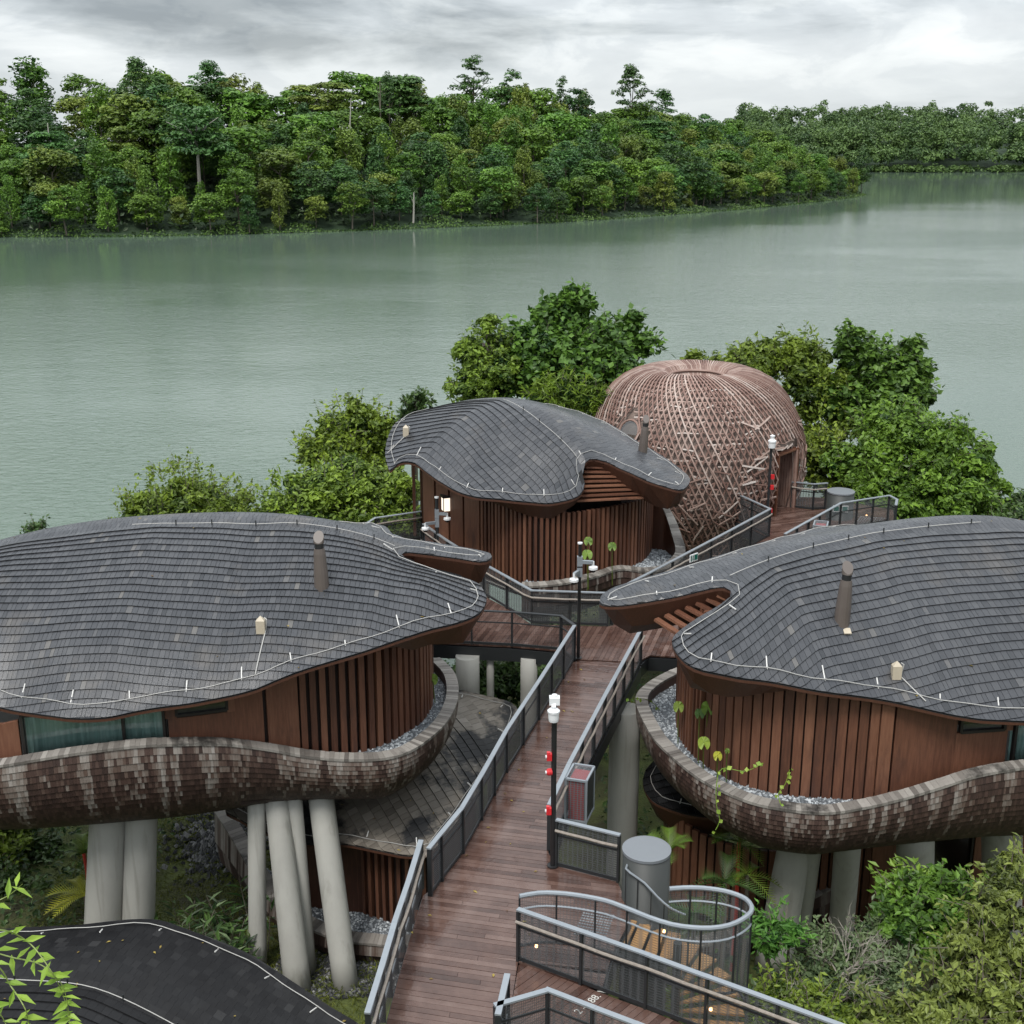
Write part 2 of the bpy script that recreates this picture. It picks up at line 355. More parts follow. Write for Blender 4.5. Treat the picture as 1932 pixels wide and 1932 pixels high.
def mesh_mat(col, fac):
    def b(t, out):
        bs = N(t, 'ShaderNodeBsdfPrincipled', i_Roughness=.5, i_Metallic=.2); bs.inputs['Base Color'].default_value = (*col, 1)
        geo = N(t, 'ShaderNodeNewGeometry')
        n = N(t, 'ShaderNodeTexNoise', i_Scale=1.7, i_Detail=3.0); L(t, geo.outputs['Position'], n.inputs['Vector'])
        # fine woven grid: wires in world space on two diagonals and the vertical
        sep = N(t, 'ShaderNodeSeparateXYZ'); L(t, geo.outputs['Position'], sep.inputs[0])
        ad = N(t, 'ShaderNodeMath', operation='ADD'); L(t, sep.outputs[0], ad.inputs[0]); L(t, sep.outputs[1], ad.inputs[1])
        w = []
        for src in (ad.outputs[0], sep.outputs[2]):
            m = N(t, 'ShaderNodeMath', operation='MULTIPLY', i_1=math.pi*2/.055); L(t, src, m.inputs[0])
            s = N(t, 'ShaderNodeMath', operation='SINE'); L(t, m.outputs[0], s.inputs[0]); w.append(s)
        mx = N(t, 'ShaderNodeMath', operation='MAXIMUM'); L(t, w[0].outputs[0], mx.inputs[0]); L(t, w[1].outputs[0], mx.inputs[1])
        f = N(t, 'ShaderNodeMapRange'); f.inputs['From Min'].default_value = -.2; f.inputs['From Max'].default_value = .9
        f.inputs['To Min'].default_value = max(0, fac-.28); f.inputs['To Max'].default_value = min(1, fac+.22); L(t, mx.outputs[0], f.inputs[0])
        tr = N(t, 'ShaderNodeBsdfTransparent'); ms = N(t, 'ShaderNodeMixShader')
        L(t, f.outputs[0], ms.inputs[0]); L(t, tr.outputs[0], ms.inputs[1]); L(t, bs.outputs[0], ms.inputs[2]); L(t, ms.outputs[0], out.inputs[0])
    return b
M_MESH = material('woven_wire_mesh', mesh_mat((.095, .102, .108), .52))
M_MESHO = material('light_open_mesh', mesh_mat((.16, .17, .18), .30))
M_MESHL = material('pale_wire_mesh', mesh_mat((.16, .17, .18), .50))
def glass_mat(t, out):
    g = N(t, 'ShaderNodeBsdfGlossy', i_Roughness=.03); g.inputs[0].default_value = (.9, .93, .95, 1)
    tr = N(t, 'ShaderNodeBsdfTransparent'); tr.inputs[0].default_value = (.93, .96, .95, 1)
    lw = N(t, 'ShaderNodeFresnel', i_IOR=1.5); a = N(t, 'ShaderNodeMath', operation='MULTIPLY_ADD', i_1=1.0, i_2=.05, use_clamp=True); L(t, lw.outputs[0], a.inputs[0])
    m = N(t, 'ShaderNodeMixShader'); L(t, a.outputs[0], m.inputs[0]); L(t, tr.outputs[0], m.inputs[1]); L(t, g.outputs[0], m.inputs[2]); L(t, m.outputs[0], out.inputs[0])
M_GLASS = material('window_glass', glass_mat)
M_CURTAIN = tinted('teal_curtain', (.16, .30, .28), (.38, .54, .51), .85, 5, (6, 6, .3), .35)
M_FRAME = tinted('window_frame_metal', (.012, .010, .009), (.022, .019, .017), .45, 3)
def lantern_mat(t, out):
    e = N(t, 'ShaderNodeEmission', i_Strength=.75); e.inputs[0].default_value = (1, .86, .70, 1); L(t, e.outputs[0], out.inputs[0])
M_LANTERN = material('lantern_glow', lantern_mat)
def lamp_mat(t, out):
    e = N(t, 'ShaderNodeEmission', i_Strength=3.0); e.inputs[0].default_value = (1, .55, .25, 1); L(t, e.outputs[0], out.inputs[0])
M_LAMP = material('warm_lamp_glow', lamp_mat)
# ------------------------------------------------------------------ setting: water, ground, hills
def water_mat(t, out):
    bs = N(t, 'ShaderNodeBsdfPrincipled', i_Roughness=.06, i_IOR=1.333); L(t, bs.outputs[0], out.inputs[0])
    geo = N(t, 'ShaderNodeNewGeometry')
    n0 = N(t, 'ShaderNodeTexNoise', i_Scale=.006, i_Detail=3.0); L(t, geo.outputs['Position'], n0.inputs['Vector'])
    r0 = ramp(t, [(.35, (.084, .126, .094)), (.65, (.114, .152, .120))]); L(t, n0.outputs[0], r0.inputs[0]); L(t, r0.outputs[0], bs.inputs['Base Color'])
    mp = N(t, 'ShaderNodeMapping'); mp.inputs['Scale'].default_value = (1.0, 1.5, 1); mp.inputs['Rotation'].default_value = (0, 0, R(24)); L(t, geo.outputs['Position'], mp.inputs[0])
    n1 = N(t, 'ShaderNodeTexNoise', i_Scale=1.15, i_Detail=4.0, i_Roughness=.6, i_Distortion=.4); L(t, mp.outputs[0], n1.inputs['Vector'])
    n2 = N(t, 'ShaderNodeTexNoise', i_Scale=.30, i_Detail=3.0, i_Roughness=.5); L(t, mp.outputs[0], n2.inputs['Vector'])
    # wind lanes: the ripples come and go over tens of metres
    mp3 = N(t, 'ShaderNodeMapping'); mp3.inputs['Scale'].default_value = (.009, .016, 1); mp3.inputs['Rotation'].default_value = (0, 0, R(-18)); L(t, geo.outputs['Position'], mp3.inputs[0])
    n3 = N(t, 'ShaderNodeTexNoise', i_Scale=1.0, i_Detail=4.0, i_Roughness=.55); L(t, mp3.outputs[0], n3.inputs['Vector'])
    ws = N(t, 'ShaderNodeMapRange'); ws.inputs['From Min'].default_value = .42; ws.inputs['From Max'].default_value = .56
    ws.inputs['To Min'].default_value = .45; ws.inputs['To Max'].default_value = 1.0; L(t, n3.outputs[0], ws.inputs[0])
    ad = N(t, 'ShaderNodeMath', operation='MULTIPLY_ADD', i_1=.7); L(t, n2.outputs[0], ad.inputs[0]); L(t, n1.outputs[0], ad.inputs[2])
    # the far bank shelters the water below it, open water to the right is ruffled
    sp = N(t, 'ShaderNodeSeparateXYZ'); L(t, geo.outputs['Position'], sp.inputs[0])
    q = N(t, 'ShaderNodeMath', operation='MULTIPLY_ADD', i_1=-.79); L(t, sp.outputs[0], q.inputs[0]); L(t, sp.outputs[1], q.inputs[2])
    sh = N(t, 'ShaderNodeMapRange', interpolation_type='SMOOTHSTEP'); sh.inputs['From Min'].default_value = 250; sh.inputs['From Max'].default_value = 400
    sh.inputs['To Min'].default_value = 1.0; sh.inputs['To Max'].default_value = .06; L(t, q.outputs[0], sh.inputs[0])
    m0 = N(t, 'ShaderNodeMath', operation='MULTIPLY'); L(t, ad.outputs[0], m0.inputs[0]); L(t, sh.outputs[0], m0.inputs[1])
    ml = N(t, 'ShaderNodeMath', operation='MULTIPLY'); L(t, m0.outputs[0], ml.inputs[0]); L(t, ws.outputs[0], ml.inputs[1])
    bp = N(t, 'ShaderNodeBump', i_Strength=.8, i_Distance=.11); L(t, ml.outputs[0], bp.inputs['Height']); L(t, bp.outputs[0], bs.inputs['Normal'])
M_WATER = material('lake_water', water_mat)
def ground_mat(t, out):
    bs = N(t, 'ShaderNodeBsdfPrincipled', i_Roughness=.9); L(t, bs.outputs[0], out.inputs[0])
    geo = N(t, 'ShaderNodeNewGeometry')
    n = N(t, 'ShaderNodeTexNoise', i_Scale=.6, i_Detail=8.0, i_Roughness=.65); L(t, geo.outputs['Position'], n.inputs['Vector'])
    r = ramp(t, [(.3, (.030, .026, .014)), (.45, (.050, .056, .016)), (.58, (.075, .095, .022)), (.72, (.11, .13, .030))]); L(t, n.outputs[0], r.inputs[0]); L(t, r.outputs[0], bs.inputs['Base Color'])
    n2 = N(t, 'ShaderNodeTexNoise', i_Scale=14, i_Detail=5.0); L(t, geo.outputs['Position'], n2.inputs['Vector'])
    bp = N(t, 'ShaderNodeBump', i_Strength=.8, i_Distance=.08); L(t, n2.outputs[0], bp.inputs['Height']); L(t, bp.outputs[0], bs.inputs['Normal'])
M_GROUND = material('soil_and_grass', ground_mat)

S = 6000
tag(mobj('lake_water', [(-S, -400, 0), (S, -400, 0), (S, 9000, 0), (-S, 9000, 0)], [(0, 1, 2, 3)], M_WATER), kind='structure')

def shore_y(x):                       # near shoreline, further out to the right
    return 56+0.10*(x+12)+4*math.sin(x*.13)+(8 if x > 4 else 8*max(0, (x+6)/10))
def ground_z(x, y):
    s = shore_y(x); t = (s-y)
    z = 3.0*min(1, max(-1.0, t/12.0)) if t < 12 else 3.0
    if y < 20: z += min((20-y)**1.55*.17, 9.0)
    z += .22*math.sin(x*.9+y*.4)*math.sin(y*.7-x*.3)
    return z if t > 0 else max(-2.5, 3.0*t/12.0)
gx = np.linspace(-70, 90, 129); gy = np.concatenate([np.linspace(-30, 14, 23), np.linspace(15, 100, 96)])
gv = [(x, y, ground_z(x, y)) for y in gy for x in gx]; nx = len(gx)
gf = np.array([(j*nx+i, j*nx+i+1, (j+1)*nx+i+1, (j+1)*nx+i) for j in range(len(gy)-1) for i in range(nx-1)])
tag(mobj('ground', gv, gf, M_GROUND, smooth=True), kind='structure')

# far shores: wooded hill across the lake, and the more distant bank to the right
M_FARG = tinted('far_ground', (.012, .030, .010), (.035, .065, .018), .9, .3)
FS = [P(-360, 452, 0), P(-150, 449, 0), P(0, 447, 0), P(300, 445, 0), P(630, 436, 0), P(950, 424, 0), P(1100, 416, 0), P(1270, 404, 0), P(1400, 394, 0), P(1500, 384, 0), P(1590, 374, 0), P(1622, 368, 0)]
FSc = catmull([(p.x, p.y, 0) for p in FS], False, 6.0)
def hill_profile(d, s):               # ground height d metres behind the shoreline, s = 0..1 along it
    top = 21.0*(1-.42*max(0, (s-.50)/.50))
    return min(top, .6+max(0, d)*.26)+1.2*math.sin(d*.07+s*23)*min(1, d/25)
def far_point(s, d):
    i = s*(len(FSc)-1); k = min(int(i), len(FSc)-2); p = FSc[k]+(FSc[k+1]-FSc[k])*(i-k); tdir = FSc[min(k+3, len(FSc)-1)]-FSc[max(k-2, 0)]
    n = np.array([-tdir[1], tdir[0], 0]); n /= np.linalg.norm(n)
    if n[1] < 0: n = -n
    # behind the headland the shore turns back, so fan the rows away
    n = n*(1-.25*s)+np.array([-.25*s, .5*s, 0])
    q = p+n*d; return q[0], q[1]
ss = np.linspace(0, 1, 60); ds = [-6, -2, 0, 6, 14, 26, 40, 60, 90, 130, 180]
hv = []
for d in ds:
    for s_ in ss:
        x, y = far_point(s_, d); hv.append((x, y, -3 if d < -4 else (-.6 if d < 0 else hill_profile(d, s_))))
hf = np.array([(j*60+i, j*60+i+1, (j+1)*60+i+1, (j+1)*60+i) for j in range(len(ds)-1) for i in range(59)])
tag(mobj('hill', hv, hf, M_FARG, smooth=True), kind='structure')
FB = [P(1380, 323.5, 0), P(1500, 323.5, 0), P(1600, 324, 0), P(1750, 325, 0), P(1932, 326, 0), P(2150, 327, 0), P(2500, 328, 0)]
bv = []; bd = [-8, 0, 10, 40, 120, 260]
for d in bd:
    for p in FB: bv.append((p.x, p.y+d, -3 if d < 0 else .5+d*.12))
bf = np.array([(j*7+i, j*7+i+1, (j+1)*7+i+1, (j+1)*7+i) for j in range(len(bd)-1) for i in range(6)])
tag(mobj('distant_bank', bv, bf, M_FARG, smooth=True), kind='structure')
# ------------------------------------------------------------------ shingled shells
UNIT = {}
SHF = [(0, 2, 3, 1), (2, 4, 5, 3), (0, 4, 2), (1, 3, 5)]
M_END = tinted('shingle_butt_shade', (.004, .004, .005), (.009, .009, .010), .8)  # butt faces coloured near black to paint the shadow line under each course
M_ENDW = tinted('bowl_butt_shade', (.008, .006, .005), (.02, .014, .012), .8)  # same painted shadow line for bowl and weathered roof courses
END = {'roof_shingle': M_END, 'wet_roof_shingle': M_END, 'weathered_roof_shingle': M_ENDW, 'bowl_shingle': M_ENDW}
def shingles(parent, UL, UR, LL, LR, nrm, tint, mat, max_single=300, th=.042, name='shingle', rest='shingle_courses', clipped=None):
    """plates from corner arrays (n,3); the ones that show largest become objects of their own"""
    n = len(UL)
    cen = (UL+UR+LL+LR)/4
    # projected area, facing the camera and inside the frame
    ax, ay = proj(UL); bx, by = proj(UR); cx_, cy_ = proj(LL); dx_, dy_ = proj(LR)
    area = .5*np.abs((dx_-ax)*(by-cy_)-(bx-cx_)*(dy_-ay))
    view = np.array([0, 0, CAM_H])-cen
    face = (view*nrm).sum(1)/np.linalg.norm(view, axis=1) > .12
    mx, my = proj(cen); vis = face & (mx > 5) & (mx < 1927) & (my > 5) & (my < 1927)
    if clipped is not None: vis &= ~clipped
    area = np.where(vis, area, 0)
    order = np.argsort(-area); single = np.zeros(n, bool); single[order[:max_single]] = True; single &= area > 0
    rm = ~single
    top = nrm*th; tp = nrm*(th*.15); lo = -nrm*(th*.4)
    V = np.stack([UL+tp, UR+tp, LL+top, LR+top, LL+lo, LR+lo], 1)[rm].reshape(-1, 3); m = rm.sum(); b = np.arange(m)[:, None]*6
    F = np.concatenate([b+np.array([[0, 2, 3, 1]]), b+np.array([[2, 4, 5, 3]]), b+np.array([[0, 4, 2, 2]]), b+np.array([[1, 3, 5, 5]])])
    quads = F[:2*m]; tris = F[2*m:, :3]
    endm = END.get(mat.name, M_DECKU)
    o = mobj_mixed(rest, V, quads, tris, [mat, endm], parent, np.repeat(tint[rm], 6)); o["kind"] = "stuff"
    Q = np.stack([UL+tp, UR+tp, LL+top, LR+top, LL+lo, LR+lo], 1)
    for i in np.nonzero(single)[0]:
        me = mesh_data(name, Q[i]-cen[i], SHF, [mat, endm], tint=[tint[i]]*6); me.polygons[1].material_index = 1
        ob = bpy.data.objects.new(name, me); ob.location = cen[i]; link(ob, parent, cen[i])
    return o
def mobj_mixed(name, V, quads, tris, mat, parent, tint):
    c = (V.min(0)+V.max(0))/2; me = bpy.data.meshes.new(name); v = (V-c).astype(np.float32)
    me.vertices.add(len(v)); me.vertices.foreach_set('co', v.ravel())
    idx = np.concatenate([quads.ravel(), tris.ravel()]).astype(np.int32); me.loops.add(len(idx)); me.loops.foreach_set('vertex_index', idx)
    nq, ntr = len(quads), len(tris); me.polygons.add(nq+ntr)
    me.polygons.foreach_set('use_smooth', np.zeros(nq+ntr, bool)); tot = np.concatenate([np.full(nq, 4), np.full(ntr, 3)]).astype(np.int32)
    me.polygons.foreach_set('loop_start', np.concatenate([[0], np.cumsum(tot)[:-1]]).astype(np.int32)); me.polygons.foreach_set('loop_total', tot)
    me.update(calc_edges=True); [me.materials.append(q) for q in mat]
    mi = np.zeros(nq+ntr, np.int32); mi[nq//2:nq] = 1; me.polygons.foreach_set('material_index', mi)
    a = me.attributes.new('tint', 'FLOAT', 'POINT'); a.data.foreach_set('value', np.asarray(tint, np.float32))
    o = bpy.data.objects.new(name, me); o.location = c; return link(o, parent, c)

def region_mesh(poly, step, hfun=None):
    """triangulated inside of a plan polygon with interior grid points"""
    x0, y0 = poly[:, :2].min(0); x1, y1 = poly[:, :2].max(0)
    g = np.array([(x, y) for x in np.arange(x0, x1, step) for y in np.arange(y0, y1, step)])
    d, _, _ = edge_dist(g[:, 0], g[:, 1], poly); ins = in_poly(g[:, 0], g[:, 1], poly) & (d > step*.45); g = g[ins]
    pts = [Vector((float(a), float(b))) for a, b in poly[:, :2]]+[Vector((float(a), float(b))) for a, b in g]; n = len(poly)
    r = delaunay_2d_cdt(pts, [(i, (i+1) % n) for i in range(n)], [], 1, 1e-5)
    V = np.array([(q.x, q.y) for q in r[0]]); Fc = [tuple(f) for f in r[2]]
    return V, Fc

def make_roof(pav, outline, inner, ridge, axis, expo=.24, wmin=.09, wmax=.17, mat=None, singles=300, soffit=.16, hull=.5, deep=(), cable=True, lam=3.0, gap=.004, clip_step=1.25, cable_in=.22, name='roof'):
    mat = mat or M_SHING
    op = [P(*q) if len(q) == 3 else Vector(q[:3]) for q in outline]; ip = [P(*q) if len(q) == 3 else Vector(q[:3]) for q in inner]
    ol = catmull(op, True, .16); h = tps(list(op)+list(ip), [.10]*len(op)+[lam]*len(ip))
    poly = ol[:, :2]
    V, Fc = region_mesh(poly, .42)
    zt = h(V[:, 0], V[:, 1]); dist, _, _ = edge_dist(V[:, 0], V[:, 1], poly)
    # shell: underlay on top, timber hull below
    n = len(V)
    top = np.column_stack([V, zt-.025])
    roof = mobj(name, top, Fc, M_DECKU, pav)
    dp = np.zeros(n)
    for (x, y, z, rad) in deep:
        q = P(x, y, z); dp = np.maximum(dp, np.clip(1.35-np.hypot(V[:, 0]-q.x, V[:, 1]-q.y)/rad, 0, 1))
    dp = dp*dp*(3-2*dp)
    th = .10+np.minimum(dist*(hull+1.9*dp), soffit+.9*dp)
    bot = np.column_stack([V, zt-th]); edge = [i for i in range(n) if dist[i] < 1e-4]
    # boundary loop in polygon order for the edge strip
    key = {(round(a, 4), round(b, 4)): i for i, (a, b) in enumerate(V)}
    loop = [key.get((round(a, 4), round(b, 4))) for a, b in poly]; loop = [i for i in loop if i is not None]
    SV = np.vstack([bot, top-[0, 0, .004]]); SF = [tuple(reversed(f)) for f in Fc]
    for a, b in zip(loop, loop[1:]+loop[:1]): SF.append((a, b, n+b, n+a))
    mobj('soffit', SV, SF, M_SOFFIT, roof, smooth=False)
    # shingle courses: offset lines of the ridge
    a = R(axis); ua = np.array([math.cos(a), math.sin(a)]); va = np.array([math.sin(a), -math.cos(a)])   # va points to the camera side
    rp = np.array([tuple(P(*q))[:2] for q in ridge]); ru, rv = rp @ ua, rp @ va; o_ = np.argsort(ru); ru, rv = ru[o_], rv[o_]
    pu, pv = poly @ ua, poly @ va; u0, u1 = pu.min()-.3, pu.max()+.3
    ug = np.arange(u0, u1+.25, .25)
    sl0 = (rv[1]-rv[0])/(ru[1]-ru[0]); sl1 = (rv[-1]-rv[-2])/(ru[-1]-ru[-2])
    vr = np.interp(ug, ru, rv); vr = np.where(ug < ru[0], rv[0]+(ug-ru[0])*sl0*.6, vr); vr = np.where(ug > ru[-1], rv[-1]+(ug-ru[-1])*sl1*.6, vr)
    UL, UR, LL, LR = [], [], [], []; TI = []
    tone = random.random()*10
    for side in (1, -1):
        vmax = max(abs((pv-vr.min()).max()), abs((pv-vr.max()).min()), abs((pv-vr.min()).min()), 1)+.5
        vs_ = np.arange(0, vmax, .06)
        gv_ = vr[:, None]+side*vs_[None]; gu_ = np.repeat(ug[:, None], len(vs_), 1)
        X = gu_*ua[0]+gv_*va[0]; Yy = gu_*ua[1]+gv_*va[1]; Z = h(X, Yy)
        ds_ = np.sqrt(.06**2+np.diff(Z, axis=1)**2); Sx = np.concatenate([np.zeros((len(ug), 1)), np.cumsum(np.minimum(ds_, .35), 1)], 1)
        nrow = int(Sx.max()/expo)+1
        def vat(u, s):
            i = np.clip((u-u0)/.25, 0, len(ug)-1.001); k = i.astype(int); f = i-k; r_ = np.empty_like(u)
            va_ = np.array([np.interp(s, Sx[j], vs_) for j in range(len(ug))])
            return vr[k]*(1-f)+vr[k+1]*f+side*(va_[k]*(1-f)+va_[k+1]*f)
        for k in range(nrow):
            L_ = u1-u0; cnt = int(L_/wmin)
            w = rng.uniform(wmin, wmax, cnt); e = u0+np.concatenate([[0], np.cumsum(w)])+rng.uniform(0, .1); e = e[e < u1]
            s_up, s_lo = max(0, (k-.18)*expo), (k+1)*expo
            vu, vl = vat(e, s_up), vat(e, s_lo)
            A = np.column_stack([e[:-1]+gap, vu[:-1]]); B = np.column_stack([e[1:]-gap, vu[1:]]); C_ = np.column_stack([e[:-1]+gap, vl[:-1]]); D = np.column_stack([e[1:]-gap, vl[1:]])
            UL.append(A); UR.append(B); LL.append(C_); LR.append(D)
            base = .46+.10*np.sin(tone+e[:-1]*.6+k*.13)+rng.normal(0, .12, len(e)-1)
            base = np.where(rng.random(len(base)) < .015, rng.uniform(.75, 1, len(base)), base); TI.append(base)
    cs = [np.concatenate(q) for q in (UL, UR, LL, LR)]; TI = np.clip(np.concatenate(TI), 0, 1)
    W = [np.column_stack([c[:, 0]*ua[0]+c[:, 1]*va[0], c[:, 0]*ua[1]+c[:, 1]*va[1]]) for c in cs]
    ins = [in_poly(w[:, 0], w[:, 1], poly) for w in W]; cnt = sum(i.astype(int) for i in ins); keep = cnt >= 1
    clipped = (cnt < 4)[keep]; W = [w[keep] for w in W]; ins = [i[keep] for i in ins]; TI = TI[keep]; out = []
    for w, i in zip(W, ins):
        w = w.copy(); m = ~i
        if m.any(): _, bx, by = edge_dist(w[m, 0], w[m, 1], poly); w[m, 0], w[m, 1] = bx, by
        out.append(np.column_stack([w, h(w[:, 0], w[:, 1])]))
    UL, UR, LL, LR = out
    mc = (UL+UR+LL+LR)/4; mcd, _, _ = edge_dist(mc[:, 0], mc[:, 1], poly); okc = in_poly(mc[:, 0], mc[:, 1], poly) | (mcd < .015)
    okc &= (np.linalg.norm(LR-LL, axis=1) < wmax*1.9) & (np.linalg.norm(UR-UL, axis=1) < wmax*1.9) & (np.linalg.norm(UL-LL, axis=1) < expo*2.2)      # nothing bridges a notch
    UL, UR, LL, LR, TI, clipped = UL[okc], UR[okc], LL[okc], LR[okc], TI[okc], clipped[okc]
    nr = np.cross(UR-LL, UL-LR); nr /= np.linalg.norm(nr, axis=1)[:, None]+1e-9; nr *= np.sign(nr[:, 2:3]+1e-9)
    shingles(roof, UL, UR, LL, LR, nr, TI, mat, singles, clipped=clipped)
    def on(x, y, lift=.05): return Vector((x, y, float(h(np.array([x]), np.array([y]))[0])+lift))
    if cable:
        # festoon cable held just inside the eave, with stand-off clips
        cen = poly.mean(0); pts = []; acc = 0; last = None; clips = []; jit = 0
        dn = np.roll(poly, -3, 0)-np.roll(poly, 3, 0); nrm2 = np.column_stack([-dn[:, 1], dn[:, 0]]); nrm2 /= np.linalg.norm(nrm2, axis=1)[:, None]+1e-9
        t1 = poly+nrm2*.05; flip = ~in_poly(t1[:, 0], t1[:, 1], poly); nrm2[flip] *= -1
        q = poly+nrm2*cable_in
        okq = in_poly(q[:, 0], q[:, 1], poly)
        qz = h(q[:, 0], q[:, 1])+.07
        for i in range(0, len(q), 2):
            if not okq[i]: continue
            p = Vector((q[i, 0], q[i, 1], qz[i]+.02*math.sin(i*.7)))
            if last is not None:
                acc += (p-last).length
                if acc > clip_step: acc = 0; clips.append((p, Vector((nrm2[i, 0], nrm2[i, 1], 0))))
            pts.append(p); last = p
        segs = [[]]
        for p in pts:
            if segs[-1] and (p-segs[-1][-1]).length > 1.6: segs.append([])
            segs[-1].append(p)
        if len(segs) == 1: segs[0].append(segs[0][0])
        mb = MB(); [mb.tube(sg, .0105, 5) for sg in segs if len(sg) > 2]; mb.build('festoon_cable', M_CABLE, roof)
        for p, nn in clips:
            ln = random.uniform(.10, .30); e = p+nn*ln; e = on(e.x, e.y, .06)
            MB().bar(p-Vector((0, 0, .05)), e, .028, .025).build('cable_clip', M_CLIP, roof)
    return roof, h, poly, on

def ridge_cable(roof, on, pxs, step=1.0):
    w = catmull([P(*q) for q in pxs], False, .3); pts = [on(a[0], a[1], .07) for a in w]
    MB().tube(pts, .011, 5).build('ridge_cable', M_CABLE, roof)
    acc = 0
    for a, b in zip(pts, pts[1:]):
        acc += (b-a).length
        if acc > step: acc = 0; MB().bar(b-Vector((0, 0, .07)), b+Vector((0, 0, .10)), .03, .03).build('cable_clip', M_STEEL, roof)

def flue(pav, on, px, py, zguess, H, lean=(0, 0), r0=.20, r1=.135):
    p = P(px, py, zguess); b = on(p.x, p.y, -.15); t = b+Vector((lean[0], lean[1], H))
    mb = MB(); n = 14; d = (t-b).normalized(); pts = [b+(t-b)*k for k in (0, .35, .7, .80)]
    mb.tube(pts, [r0, r0*.80+r1*.2, r0*.35+r1*.65, r1*1.02], n); o = mb.build('flue', M_FLUE, pav, smooth=False)
    MB().tube([b+(t-b)*.80, b+(t-b)*.905], r1*.88, n).build('flue_vent', M_STEELB, o)
    m2 = MB(); ring0 = [b+(t-b)*.905+Vector((r1*math.cos(6.283*k/n), r1*math.sin(6.283*k/n), 0)) for k in range(n)]
    ring1 = [q+(t-b)*(.095)+Vector((0, 0, .13*math.sin(6.283*k/n)+.02)) for k, q in enumerate(ring0)]
    m2.add(ring0+ring1, [(k, (k+1) % n, n+(k+1) % n, n+k) for k in range(n)]+[tuple(n+k for k in range(n)), tuple(reversed(range(n)))]).build('flue_cap', M_FLUE, o)
    MB().box(b+Vector((.08, -.26, -.02)), .18, .2, .03, (1, 0, .0), (0, -.4, 1)).build('flashing', M_BEIGE, o)
def roof_box(pav, on, px, py, z, to=None):
    p = P(px, py, z); b = on(p.x, p.y, 0)
    mb = MB(); mb.box(b+Vector((0, 0, .16)), .22, .18, .34).add(*pyr(b+Vector((0, 0, .33)), .22, .18, .12)); o = mb.build('speaker_box', M_BEIGE, pav)
    if to:
        q = P(*to); n = 8; pts = [on(p.x+.12+(q.x-p.x-.12)*k/n, p.y+(q.y-p.y)*k/n, .06) for k in range(n+1)]
        MB().tube([b+Vector((.1, 0, .40)), b+Vector((.16, -.02, .36))]+pts, .016, 5).build('box_cable', M_CABLE, o)
def pyr(c, sx, sy, hh):
    return [c+Vector((-sx/2, -sy/2, 0)), c+Vector((sx/2, -sy/2, 0)), c+Vector((sx/2, sy/2, 0)), c+Vector((-sx/2, sy/2, 0)), c+Vector((0, 0, hh))], [(0, 1, 4), (1, 2, 4), (2, 3, 4), (3, 0, 4), (0, 3, 2, 1)]

